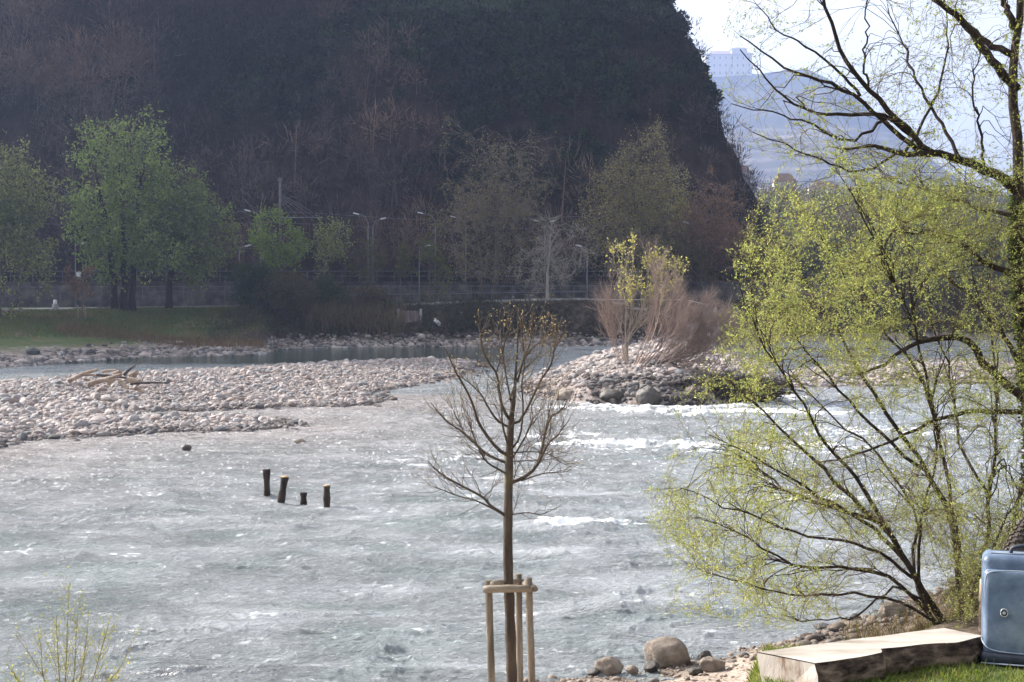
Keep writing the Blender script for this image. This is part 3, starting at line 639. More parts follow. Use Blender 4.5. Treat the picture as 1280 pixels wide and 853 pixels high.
far_tree('brown_tree', 'dark brown thicket tree beside the right cliff corner', 'tree', 945, (900, 285, 1000, 385), 168, 315, (8, 60, 600, 2600), .2, 3500, [(.1, .07, .05), (.08, .08, .04)], lL=.25, lW=.14)
# bushes of the far bank ---------------------------------------------------
def bush(name, label, x0, y0, x1, y1, Y, seed, cols, nl, twig=(.08, .06, .045), nst=60, ntw=900, cat='bush', base_dx=0, ll=.2, z0=None, mat='shade_leaf'):
    r = np.random.default_rng(seed); a = at(x0, y0, Y); b = at(x1, y1, Y); c = (a+b)/2; zb = b.z if z0 is None else z0
    W = abs(b.x-a.x)/2; root = empty(name, (c.x+base_dx, Y, zb), label, cat)
    tg = crown_pts(nst, (c.x, Y, c.z), (W, W*.7, abs(a.z-b.z)/2), r, .6, .35, seed); s = np.stack([c.x+base_dx+r.normal(size=nst)*W*.25, Y+r.normal(size=nst)*W*.15, np.full(nst, zb)], 1)
    C = s*.6+tg*.4; C[:, 2] = tg[:, 2]*.6+zb*.4; P = bez(s, C, tg, 8, r, .02); R = np.linspace(.03, .008, 8)[None]*np.ones((nst, 1))
    m = MB(); m.tubes(P, R, 4, col=np.array(twig)*r.uniform(.7, 1.2, (nst, 1)), cap=False)
    l = attach(crown_pts(ntw, (c.x, Y, c.z), (W, W*.7, abs(a.z-b.z)/2), r, .5, .35, seed), [(P, R)], 5, r, .8, .006, .4, .2, .05, 6, .01)
    m.tubes(*l, 3, col=np.array(twig)*r.uniform(.7, 1.3, (ntw, 1))); m.build('stems', M['twig_var'], root)
    if nl:
        lm = MB(); leafset(lm, l[0], nl, r, ll, ll*.6, cols, .1, .1); lm.build('foliage', M[mat], root)
    return root
DG = [(.035, .06, .02), (.05, .075, .025)]; OB = [(.09, .08, .035), (.075, .06, .03)]
bl = [('broad dark green bush hiding the end of the path', 282, 322, 352, 392, 143, DG, 9000), ('brown twiggy bush under the slender young tree', 322, 335, 402, 400, 142, OB, 5000),
      ('dark bush left of the dry reeds', 372, 342, 436, 404, 146, DG, 6000), ('low olive bush above the dry reeds', 428, 352, 492, 412, 147, OB, 5000),
      ('fresh green bush beside the weathered slab', 468, 376, 505, 420, 147, [(.06, .1, .025)], 4500), ('brown scrub right of the weathered slab', 520, 384, 580, 420, 149, OB, 3000),
      ('scrub on the steep bank below the big bare tree', 580, 386, 650, 422, 150, OB, 3500), ('dark scrub on the steep bank left of the island', 645, 384, 720, 424, 151, DG, 4500),
      ('dark scrub just left of the island shrub', 712, 376, 782, 424, 152, DG+OB, 5000), ('dark scrub behind the island shrub', 775, 370, 860, 428, 154, DG, 5000), ('brown scrub right of the island shrub', 850, 372, 950, 432, 156, OB+DG, 5000),
      ('low grass coloured bush by the pale driftline', 440, 400, 484, 428, 143, [(.2, .16, .08)], 2500)]
for i, (lb, x0, y0, x1, y1, Y, c, nl) in enumerate(bl):
    bush('bush', lb, x0, y0, x1, y1, Y, 400+i, c, nl)
# dry reeds
r = np.random.default_rng(55)
pn_ = lambda x: np.interp(x, [-90, -60, -47, -40, -30, 60], [130, 133, 140, 145.5, 148, 149.5])
def reeds(label, px0, px1, Y, h, n, col):
    m = MB(); x = at(px0, 400, Y).x+(at(px1, 400, Y).x-at(px0, 400, Y).x)*r.random(n); y = Y+r.normal(size=n)*1.2; z = far_z(x, y)
    s = np.stack([x, y, z], 1); d = r.normal(size=(n, 3))*.25; d[:, 2] = 1; d *= (h*r.uniform(.5, 1.2, n))[:, None]
    m.leaves(s, d, np.linalg.norm(d, axis=1), .05, np.array(col)*r.uniform(.6, 1.2, (n, 1)))
    tag(m.build('dry_reeds', M['shade_leaf']), label, 'reeds', kind='stuff')
reeds('dry straw coloured reeds on the far waterside', 385, 505, 143, 1.7, 1800, (.15, .115, .07))
reeds('dry brown grass on the edge of the far meadow', 70, 330, 126, .6, 3000, (.16, .11, .06))
n_ = 26000; XX = r.uniform(-28, 62, n_); YY = far_shore(XX, 150.)+r.uniform(1.5, 22, n_); z = far_z(XX, YY); ok = (z > .7+r.random(n_)*.4) & ((YY < pn_(XX)-.8)) & (np.hypot(XX+7.35, (YY-144)*.8) > .8) & (np.hypot(XX+10.4, (YY-144)*.8) > 1.1) & (vnoise(XX*.5, YY*.5, 13) > .12) & (r.random(n_) < sstep(-30, -18, XX)); XX, YY, z = XX[ok], YY[ok], z[ok]; n_ = len(XX); K = 7
d = r.normal(size=(n_*K, 3)); d[:, 2] = np.abs(d[:, 2])+.5; d /= np.linalg.norm(d, axis=1, keepdims=True); st_ = np.repeat(np.stack([XX, YY, z-.05], 1), K, 0)+r.normal(size=(n_*K, 3))*np.array([.25, .2, .0]); st_[:, 2] += np.abs(r.normal(size=n_*K))*.3
pal = np.array([(.05, .04, .028), (.04, .05, .022), (.07, .055, .035), (.03, .035, .02)]); mb = MB(); mb.leaves(st_, d, r.uniform(.2, 1.1, n_*K)*np.repeat((.25+1.3*vnoise(XX*.35, YY*.35, 12)), K)*np.repeat(np.clip((pn_(XX)-YY)/4.5, .25, 1), K), .07, np.repeat(pal[r.integers(0, 4, n_)]*r.uniform(.6, 1.4, (n_, 1)), K, 0))
tag(mb.build('bank_scrub', M['shade_leaf']), 'dark scrub covering the steep bank below the far path', 'scrub', kind='stuff')
# far meadow grass
n_ = 60000; rr = r.uniform(-.42, -.15, n_); YY = r.uniform(104, 149, n_); XX = rr*YY; z = far_z(XX, YY); ok = (z > (1.3+r.random(n_)*.6)) & (YY < pn_(XX)-.35); XX, YY, z = XX[ok], YY[ok], z[ok]; n_ = len(XX)
d = r.normal(size=(n_, 3))*.4; d[:, 2] = 1; pal = np.array([(.075, .105, .035), (.095, .125, .04), (.12, .115, .055)])
g = fbm(XX*.1, YY*.1, 3, 5)[:, None]
mb = MB(); mb.leaves(np.stack([XX, YY, z-.02], 1), d, r.uniform(.12, .34, n_), .09, (pal[r.integers(0, 3, n_)]*(1-sstep(.02, .2, g))+np.array([.15, .12, .07])*sstep(.02, .2, g)))
tag(mb.build('far_meadow_grass', M['leaf']), 'green grass of the far meadow', 'grass', kind='stuff')
# ------------------------------------------------------------------ hillside wood (one far-off mass)
def hill_wood():
    r = np.random.default_rng(88); m = MB(); g = MB()
    n = 15000; Yh = r.uniform(176, 330, n); Xh = r.uniform(-.42, .2, n)*Yh; Zh = hill_z(Xh, Yh)
    e = 1.5; gx = (hill_z(Xh+e, Yh)-Zh)/e; gy = (hill_z(Xh, Yh+e)-Zh)/e
    ok = (Zh > 6.5) & (Zh < 5+.26*Yh+10); Xh, Yh, Zh, gx, gy = [q[ok] for q in (Xh, Yh, Zh, gx, gy)]; n = len(Xh)
    patch = fbm(Xh*.035, Zh*.05+Yh*.01, 4, 44)
    # meadow clearing near the hill top
    cl = at(585, 18, 226); clear = (np.abs(Xh-cl.x) < 8) & (np.abs(Zh-cl.z) < 3.2)
    rock = (np.hypot(gx, gy) > 1.5) & (fbm(Xh*.07, Zh*.03, 3, 47) > .13); clear |= rock
    isg = (patch+r.normal(0, .04, n) > .05) & ~clear; isb = ~isg & ~clear & (r.random(n) < .8)
    # bare trees: a fan of rising branches
    I = np.where(isb)[0]; K = 60; nb = len(I); hgt = np.clip(r.lognormal(1.45, .42, nb), 1.8, 10.5)*(1-.5*sstep(15, 30, Xh[I]))
    warm = sstep(-.05, .1, fbm(Xh*.03, Yh*.03+Zh*.03, 3, 46))[I][:, None]
    base = np.stack([Xh[I], Yh[I], Zh[I]-.3], 1)
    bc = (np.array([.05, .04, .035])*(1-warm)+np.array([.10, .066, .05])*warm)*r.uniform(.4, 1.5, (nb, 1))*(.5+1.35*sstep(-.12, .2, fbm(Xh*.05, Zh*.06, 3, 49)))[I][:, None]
    u = r.normal(size=(nb, K, 3)); u /= np.linalg.norm(u, axis=2, keepdims=True); rr_ = r.random((nb, K, 1))**.5
    ax = r.normal(size=(nb, 1, 3))*.12; ax[..., 2] = 1
    st = base[:, None]+ax*hgt[:, None, None]*.55+u*rr_*hgt[:, None, None]*np.array([.36, .36, .38])
    d = u*.8+np.array([0, 0, .75])+r.normal(size=(nb, K, 3))*.35; d /= np.linalg.norm(d, axis=2, keepdims=True)
    m.leaves(st.reshape(-1, 3), d.reshape(-1, 3), (hgt[:, None]*r.uniform(.12, .34, (nb, K))).ravel(), r.uniform(.05, .13, nb*K), np.repeat(bc, K, 0)*r.uniform(.75, 1.3, (nb*K, 1)))
    tk = np.stack([base, base+ax[:, 0]*hgt[:, None]*.8], 1); m.tubes(tk, np.stack([hgt*.014, hgt*.005], 1), 3, col=bc*.9)
    # evergreens and ivy: dense leaf clumps
    I = np.where(isg)[0]; K = 75; ng = len(I); rad = r.uniform(.9, 2.4, ng)*(1-.45*sstep(15, 30, Xh[I]))
    u = r.normal(size=(ng, K, 3)); u /= np.linalg.norm(u, axis=2, keepdims=True); u[..., 2] = np.abs(u[..., 2])*1.2-.2
    p = np.stack([Xh[I], Yh[I], Zh[I]], 1)[:, None]+u*(rad[:, None]*r.uniform(.55, 1.05, (ng, K)))[..., None]
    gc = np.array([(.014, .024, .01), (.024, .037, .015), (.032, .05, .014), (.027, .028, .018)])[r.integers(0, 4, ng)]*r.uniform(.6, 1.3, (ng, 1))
    g.leaves(p.reshape(-1, 3), (u+r.normal(size=u.shape)*.5).reshape(-1, 3), r.uniform(.3, .8, ng*K), r.uniform(.2, .45, ng*K), np.repeat(gc, K, 0)*r.uniform(.75, 1.25, (ng*K, 1)))
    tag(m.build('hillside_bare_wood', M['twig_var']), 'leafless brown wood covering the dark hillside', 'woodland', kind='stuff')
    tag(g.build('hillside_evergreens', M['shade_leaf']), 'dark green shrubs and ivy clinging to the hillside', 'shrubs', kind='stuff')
    # clearing grass
    q = MB(); n = 5000; x = cl.x+r.uniform(-10, 10, n); y = 226+r.uniform(-14, 14, n); z = hill_z(x, y); dd = r.normal(size=(n, 3))*.4; dd[:, 2] = 1
    q.leaves(np.stack([x, y, z-.1], 1), dd, .7, .5, np.array([.06, .085, .04])*r.uniform(.7, 1.2, (n, 1)))
    tag(q.build('hill_meadow_grass', M['shade_leaf']), 'green patch of meadow high on the hill', 'grass', kind='stuff')
hill_wood()
# ------------------------------------------------------------------ distant ridge, castle, houses
def ridge():
    Yc = 2500; k = 2.0
    prof = [(700, 60), (840, 80), (872, 84), (890, 92), (950, 92), (985, 88), (1007, 84), (1050, 108), (1107, 155), (1143, 200), (1180, 245), (1230, 292), (1290, 325), (1400, 350), (1700, 356)]
    pz = np.array([at(a, b, Yc)[:] for a, b in prof])
    xs = np.linspace(pz[0, 0], pz[-1, 0], 260); ys = np.linspace(1640, 3400, 150); X, Y = np.meshgrid(xs, ys)
    H = np.interp(X, pz[:, 0], pz[:, 2])
    s = np.where(Y < Yc, np.interp(Y, [1640, 1800, 2020, 2120, Yc], [0, .25, .56, .60, 1]), np.interp(Y, [Yc, 3400], [1, .75]))
    Z = H*s+fbm(X*.005, Y*.005, 5, 22)*52*(s > .05)*(1-sstep(.9, 1, s)*.7)+fbm(X*.025, Y*.025, 4, 23)*14*(1-sstep(.95, 1, s)*.5)
    m, nt = newmat('distant_ridge'); n = N(nt)
    out = n('ShaderNodeOutputMaterial'); b = n('ShaderNodeBsdfDiffuse'); n.l(b.outputs[0], out.inputs[0])
    g = n('ShaderNodeNewGeometry'); t = n('ShaderNodeTexNoise', i_Scale=.015, i_Detail=12.0, i_Roughness=.7); n.l(g.outputs['Position'], t.inputs['Vector'])
    rp = n('ShaderNodeValToRGB'); ramp(rp, [(.35, (.03, .04, .025)), (.55, (.07, .065, .045)), (.7, (.14, .11, .08))]); n.l(t.outputs[0], rp.inputs[0])
    sx = n('ShaderNodeSeparateXYZ'); n.l(g.outputs['Position'], sx.inputs[0])
    wv = n('ShaderNodeMath', operation='SINE'); ml = n('ShaderNodeMath', operation='MULTIPLY'); ml.inputs[1].default_value = .45; n.l(sx.outputs[2], ml.inputs[0]); mz = n('ShaderNodeMath', operation='MULTIPLY_ADD'); mz.inputs[1].default_value = 9.0; n.l(t.outputs[0], mz.inputs[0]); n.l(ml.outputs[0], mz.inputs[2]); n.l(mz.outputs[0], wv.inputs[0])
    vr = n('ShaderNodeValToRGB'); ramp(vr, [(.0, (.12, .105, .075)), (.5, (.155, .135, .1)), (.9, (.2, .175, .135))]); n.l(wv.outputs[0], vr.inputs[0])
    lo = n('ShaderNodeMapRange', i_From_Min=272.0, i_From_Max=256.0); n.l(sx.outputs[2], lo.inputs[0])
    mx = n('ShaderNodeMix', data_type='RGBA'); n.l(lo.outputs[0], mx.inputs['Factor']); n.l(rp.outputs[0], mx.inputs['A']); n.l(vr.outputs[0], mx.inputs['B']); n.l(mx.outputs['Result'], b.inputs[0])
    tag(MB().grid(X, Y, Z).build('distant_ridge', m), kind='structure')
    return Yc
Yc = ridge()
M['castle_wall'] = surf('castle_render', [(.3, (.42, .38, .32)), (.7, (.55, .5, .43))], .2, .9, 0)
M['castle_roof'] = surf('castle_roof', [(.3, (.2, .13, .1)), (.7, (.3, .2, .15))], .3, .9, 0)
M['window_dark'] = surf('window_dark', [(.3, (.03, .035, .04)), (.7, (.06, .065, .07))], 1, .3, 0)
def roof_mesh(mb, c, w, d, h, ridge_frac=.4, rz=0):
    x, y = w/2, d/2; q = w/2*ridge_frac
    v = np.array([[-x,-y,0],[x,-y,0],[x,y,0],[-x,y,0],[-q,0,h],[q,0,h]]); R = np.array(Matrix.Rotation(rz, 3, 'Z')); v = v@R.T+np.array(c)
    mb.add(v, f3=[[1,2,5],[3,0,4]], f4=[[0,1,5,4],[2,3,4,5],[3,2,1,0]])
def building(name, label, cat, px0, px1, ytop, ybot, Y, roofh, floors, nwin, wall='castle_wall', roof='castle_roof', extra=True):
    a = at(px0, ytop, Y); b = at(px1, ybot, Y); w_ = b.x-a.x; h = a.z-b.z; c = (a.x+b.x)/2
    root = empty(name, (c, Y, b.z), label, cat)
    MB().box((c, Y+w_*.25, b.z+h/2-2), (w_, w_*.5, h+4)).build('wall', M[wall], root, False)
    rf = MB(); roof_mesh(rf, (c, Y+w_*.25, a.z+.02), w_*1.05, w_*.55, roofh, .5); rf.build('roof', M[roof], root, False)
    if extra:
        MB().box((c+w_*.22, Y+w_*.1, a.z+roofh*.5), (w_*.32, w_*.3, roofh*1.0)).build('gable_block', M[wall], root, False)
        q = MB(); roof_mesh(q, (c+w_*.22, Y+w_*.1, a.z+roofh*1.0+.02), w_*.36, w_*.34, roofh*.5, .3); q.build('gable_roof', M[roof], root, False)
    for i in range(floors):
        for j in range(nwin):
            wx = a.x+w_*(j+.5)/nwin; wz = b.z+h*(i+.5)/floors
            MB().box((wx, Y-.03, wz), (w_/nwin*.24, .3, h/floors*.36)).build('window', M['window_dark'], root, False)
building('castle', 'pale castle with hipped roofs on top of the hazy distant ridge', 'castle', 882, 940, 68, 96, Yc-16, 9, 3, 8)
M['house_wall'] = surf('house_render', [(.3, (.5, .47, .4)), (.7, (.62, .58, .5))], .2, .9, 0)
building('tower_house', 'grey tall house half hidden at the foot of the cliff', 'house', 922, 938, 215, 262, 640, 3, 5, 3, 'concrete', 'castle_roof', False)
building('valley_house', 'cream house in the hazy valley behind the budding willow', 'house', 968, 996, 228, 262, 620, 4, 3, 4, 'house_wall', 'castle_roof', False)
building('valley_house', 'pale long house in the hazy valley right of the cream house', 'house', 1012, 1050, 236, 266, 700, 4, 3, 6, 'house_wall', 'castle_roof', False)
building('valley_house', 'low grey house in the valley beside the right tree trunk', 'house', 1200, 1232, 262, 284, 660, 3, 2, 5, 'concrete', 'castle_roof', False)
# wooded valley floor mound in front of the houses
xs = np.linspace(60, 700, 160); ys = np.linspace(300, 900, 120); X, Y = np.meshgrid(xs, ys)
Z = 4+np.interp(Y, [300, 420, 600, 640, 900], [0, 12, 36, 42, 46])*sstep(60, 110, X-(Y-300)*.0)+fbm(X*.02, Y*.02, 5, 66)*14
tag(MB().grid(X, Y, Z).build('valley_slope', M['hill']), kind='structure')
r = np.random.default_rng(64); n_ = 2600; Yv = r.uniform(300, 640, n_); Xv = r.uniform(.13, .42, n_)*Yv; Zv = 4+np.interp(Yv, [300, 420, 600, 640, 900], [0, 12, 36, 42, 46])*sstep(60, 110, Xv)+fbm(Xv*.02, Yv*.02, 5, 66)*14
K = 60; u = r.normal(size=(n_, K, 3)); u /= np.linalg.norm(u, axis=2, keepdims=True); rad = r.uniform(2, 4.5, n_)
p = np.stack([Xv, Yv, Zv+rad], 1)[:, None]+u*np.array([1, 1, 1.3])*(rad[:, None]*r.uniform(.4, 1.1, (n_, K)))[..., None]
cc = np.array([(.06, .08, .03), (.1, .09, .05), (.09, .065, .05)])[r.integers(0, 3, n_)]
mb = MB(); mb.leaves(p.reshape(-1, 3), (u+r.normal(size=u.shape)*.6).reshape(-1, 3), r.uniform(.8, 1.8, n_*K), .5, np.repeat(cc, K, 0)*r.uniform(.7, 1.3, (n_*K, 1)))
tag(mb.build('valley_woodland', M['shade_leaf']), 'hazy woodland in the valley behind the willow', 'woodland', kind='stuff')
# ================================================================== ROAD, WALL, RAILINGS, LAMPS
YW = 159.0
def strip(x0, x1, n, yn, yf, dz, name, mat):
    xs = np.linspace(x0, x1, n); y0 = yn(xs); y1 = yf(xs); V = np.stack([np.stack([xs, y0, far_z(xs, y0)+dz], 1), np.stack([xs, y1, far_z(xs, y1)+dz], 1)])
    idx = np.arange(2*n).reshape(2, n); f = np.stack([idx[0, :-1], idx[0, 1:], idx[1, 1:], idx[1, :-1]], -1)
    return MB().add(V.reshape(-1, 3), f4=f).build(name, mat)
pn = lambda x: np.interp(x, [-90, -60, -47, -40, -30, 60], [130, 133, 140, 145.5, 148, 149.5])
pf = lambda x: np.interp(x, [-90, -60, -47, -40, -30, 60], [137, 139, 146, 150, 152, 153.5])
tag(strip(-90, 22, 120, pn, pf, .06, 'path', M['path']), kind='structure')
m = MB(); xs = np.linspace(-80, 22, 52); yk = pn(xs)-.12
for i in range(51):
    a = Vector((xs[i], yk[i], float(far_z(xs[i], yk[i]))+.1)); b = Vector((xs[i+1]-.02, yk[i+1], float(far_z(xs[i+1], yk[i+1]))+.1)); mid = (a+b)/2
    m.box(mid, ((b-a).length, .2, .26), math.atan2(b.y-a.y, b.x-a.x))
tag(m.build('path_kerb', M['concrete'], smooth=False), kind='structure')
M['wall_old'] = surf('old_retaining_wall', [(.3, (.035, .03, .028)), (.5, (.09, .08, .075)), (.68, (.17, .15, .14)), (.78, (.4, .36, .36))], .9, .95, .5, 4)
wl = empty('retaining_wall', (-20, YW, 3.8), 'stained dark retaining wall running behind the far path', 'wall')
MB().box((-30, YW, 5.0), (130, .6, 2.9)).build('wall_body', M['wall_old'], wl, False)
MB().box((-30, YW-.05, 6.52), (130, .8, .14)).build('coping', M['wall_old'], wl, False)
tag(MB().add([[-95, YW+.4, 6.4], [35, YW+.4, 6.4], [35, 172, 6.4], [-95, 172, 6.4]], f4=[[0, 1, 2, 3]]).build('road', M['asphalt'], smooth=False), kind='structure')
def railing(label, x0, x1, Y, z0, rails, n, tilt=0):
    root = empty('railing', (x0, Y, z0), label, 'railing')
    for z, rr in rails:
        MB().tubes(np.array([[x0, Y, z0+z], [(x0+x1)/2, Y, z0+z+tilt/2], [x1, Y, z0+z+tilt]]), np.full(3, rr), 6).build('rail', M['rail_metal'], root)
    for x in np.linspace(x0, x1, n):
        zz = z0+tilt*(x-x0)/(x1-x0)
        MB().box((x, Y+.06, zz+rails[0][0]/2), (.05, .05, rails[0][0])).build('post', M['rail_metal'], root, False)
railing('steel railing along the road on top of the retaining wall', -95, 20, YW-.1, 6.6, [(1.15, .035), (.6, .025)], 60)
railing('lower steel railing in front of the retaining wall', -92, 18, 155.4, 3.8+.6, [(1.5, .035), (.95, .02)], 50, .2)
railing('short railing by the far path below the bare trees', -22, 8, 154.6, 4.1, [(.95, .05)], 16, .4)
def lamp(px, ytop, ybase, Y, arm, label, group, double=False, z0=None, h2=1.0, box=False):
    top = at(px, ytop, Y); z0 = z0 if z0 is not None else at(px, ybase, Y).z
    x = top.x
    root = empty('street_lamp', (x, Y, z0), label, 'street lamp', group)
    H = top.z; a = abs(arm); sg = 1 if arm > 0 else -1
    P = [(x, Y, z0), (x, Y, z0+(H-z0)*.5), (x, Y, H-1.2*h2)]
    for sd_ in ([sg, -sg] if double else [sg]):
        m = MB()
        ph = np.linspace(0, PI/2*.8, 7)
        arc = [(x+sd_*a*(1-math.cos(t))*.75, Y, H-1.2*h2+1.15*h2*math.sin(t)) for t in ph]
        arc.append((x+sd_*a*.85, Y, H-.02))
        arc = resamp([Vector(q) for q in arc], 10)
        m.tubes(arc, np.linspace(.05, .035, 10), 6); m.build('arm', M['metal_lamp'], root)
        hd = rbox((.68, .28, .14), .05, 2); hx = x+sd_*(a*.85+.35)
        bm_obj(hd, 'lamp_head', M['lamp_head'], root, Matrix.Translation((hx, Y, H+.06)) @ Matrix.Rotation(-sd_*.22, 4, 'Y'))
    MB().tubes(np.array(P), np.array([.075, .06, .045]), 8).build('pole', M['metal_lamp'], root)
    if box:
        bm_obj(rbox((.5, .2, .55), .03, 2), 'sign_box', M['lamp_head'], root, Matrix.Translation((x+.35, Y, H-3.3)))
    return root
G1 = 'tall curved lamps along the far road'; G2_ = 'short lamps along the far path'
zr = 6.4
for px, yt, arm, lb, db in [(170, 257, -1.3, 'tall curved lamp in front of the biggest willow crown', False), (207, 264, -1.1, 'tall lamp showing between the two green willows', False), (326, 264, -1.4, 'tall curved lamp left of the concrete mast', False),
                            (460, 268, -1.2, 'tall curved lamp above the small dull olive tree', False), (466, 274, 1.0, 'tall lamp with its head turned right, above the olive tree', False), (544, 267, -1.6, 'tallest curved lamp in the middle of the far road', False),
                            (582, 272, -1.3, 'curved lamp against the left half of the big bare tree', False), (681, 277, .7, 'double headed lamp above the whitish forked tree', True), (876, 279, -1.6, 'leaning lamp head in front of the rusty tree', False), (40, 256, -1.2, 'tall lamp behind the leafy tree at the left edge', False)]:
    lamp(px, yt, 0, 165.0, arm, lb, G1, db, zr)
for px, yt, arm, lb in [(94, 305, .7, 'short path lamp carrying a white box left of the big willow'), (299, 308, .7, 'short path lamp beside the broad dark green bush'), (524, 308, .7, 'short path lamp left of the tallest curved lamp'), (734, 308, -.7, 'short path lamp below the tall budding tree')]:
    x = at(px, 300, 151).x; lamp(px, yt, 0, 153.6, arm, lb, G2_, False, float(far_z(x, 153)), .35, px == 94)
# concrete mast with stays
M['mast'] = surf('weathered_mast', [(.3, (.1, .1, .095)), (.7, (.19, .185, .18))], 2, .9, .2, 8)
ma = at(350, 222, 182); root = empty('catenary_mast', (ma.x, 182, 6), 'concrete mast with slanting stay wires behind the young trees', 'mast')
MB().tubes(np.array([[ma.x, 182, 6.], [ma.x, 182, ma.z]]), np.array([.2, .15]), 10).build('pole', M['mast'], root)
MB().box((ma.x, 182, ma.z-.3), (.5, .35, .4)).build('cap', M['mast'], root, False)
b0 = at(352, 272, 182); b1 = at(403, 272, 182)
MB().box(((b0.x+b1.x)/2, 182, b0.z), (b1.x-b0.x, .14, .14)).build('beam', M['metal_lamp'], root, False)
for i in range(5):
    p0 = at(352, 243+i*2.0, 182); p1 = at([400, 392, 384, 372, 362][i], 271, 182)
    MB().tubes(np.array([p0[:], p1[:]]), np.array([.035, .035]), 4).build('stay_wire', M['wire'], root)
for k, (ya, yb, lb) in enumerate([(263, 270, 'upper overhead wire crossing before the dark hill'), (277, 282, 'lower overhead wire crossing before the dark hill')]):
    P = resamp([at(-30, ya, 183), at(150, ya+5, 183), at(350, ya+2, 183), at(560, yb+6, 183), at(760, yb, 183), at(930, yb+3, 183)], 40)
    tag(MB().tubes(P, np.full(40, .03), 4).build('overhead_wire', M['wire']), lb, 'wire')
w0 = at(72, 240, 183)
for k in range(2):
    tag(MB().tubes(resamp([at(60, 226+k*4, 183), at(95, 246+k*3, 183), at(125, 262+k*2, 183)], 12), np.full(12, .04), 4).build('slanting_wire', M['wire']), ['upper slanting wire left of the biggest willow', 'lower slanting wire left of the biggest willow'][k], 'wire')
# small things of the far bank
p = at(69, 386, 143); zz = float(far_z(p.x, 143)); root = empty('bollard', (p.x, 143, zz), 'pale concrete bollard beside the path near the left edge', 'bollard')
MB().tubes(np.array([[p.x, 143, zz-.1], [p.x, 143, zz+.5], [p.x, 143, zz+.55]]), np.array([.32, .3, .2]), 10).build('base', M['concrete'], root)
MB().tubes(np.array([[p.x, 143, zz+.5], [p.x, 143, zz+.95], [p.x, 143, zz+1.0]]), np.array([.2, .18, .1]), 10).build('head', M['lamp_head'], root)
# weathered slab and white bundle on the bank
p = at(512, 401, 144.3); root = empty('concrete_slab', (p.x, 144.3, p.z-1.5), 'weathered upright slab with rusty streaks set in the far bank', 'slab')
M['slab'] = surf('streaked_slab', [(.35, (.1, .07, .065)), (.55, (.2, .16, .15)), (.7, (.3, .27, .26))], 3, .9, .3, 6, stretch=(3, 1, .3))
MB().box((p.x, 144.3, p.z-.3), (2.2, .4, 2.6)).build('panel', M['slab'], root, False)
for dx in (-1.15, 1.15): MB().box((p.x+dx, 144.2, p.z-.2), (.22, .5, 2.8)).build('upright', M['concrete'], root, False)
p = at(549, 404, 143.8); zb = float(far_z(p.x, 143.8)); root = empty('bundle', (p.x, 143.8, p.z-.5), 'white sheet over a dark bundle lying on the far bank', 'bundle')
M['white_cloth'] = surf('white_cloth', [(.3, (.5, .5, .52)), (.7, (.7, .7, .72))], 3, .8, .4, 8); M['dark_cloth'] = surf('dark_cloth', [(.3, (.02, .025, .03)), (.7, (.05, .055, .07))], 3, .8, .4, 8)
v, f = ICO[3]; nz = 1+.22*np.sin(v@np.array([[3, 1, 2.], [1, -4, 2], [2, 2, 5]]).T).mean(1)[:, None]
MB().add(v*nz*np.array([.62, .5, .42])+np.array([p.x+.1, 143.8, p.z-.45]), f3=f).build('bag', M['dark_cloth'], root)
k = v[:, 2] > -.05; w2 = v*nz*np.array([.42, .35, .3])*(1+.5*np.sin(v@np.array([5., 3, 6])))[:, None]**.5+np.array([p.x-.15, 143.6, p.z-.02]); w2[:, 2] -= .45*np.clip(v[:, 0], -.5, 1); MB().add(w2, f3=f).build('sheet', M['white_cloth'], root)
# staked sapling on the far meadow
p = at(103, 400, 133); zz = float(far_z(p.x, 133)); s_root = far_tree('staked_sapling', 'thin leafless sapling tied to short stakes on the far meadow', 'tree', 103, (84, 335, 120, 376), 133, 330, (5, 24, 140, 500), .06, 300, [(.22, .14, .1)], twig=(.2, .12, .1), twr=.012)
for dx, dy in ((-.35, -.2), (.35, -.2), (0, .4)):
    z3 = float(far_z(p.x+dx, 133+dy)); MB().tubes(np.array([[p.x+dx, 133+dy, z3-.1], [p.x+dx, 133+dy, z3+1.35]]), np.array([.07, .06]), 6).build('stake', M['wood_stake'], s_root)
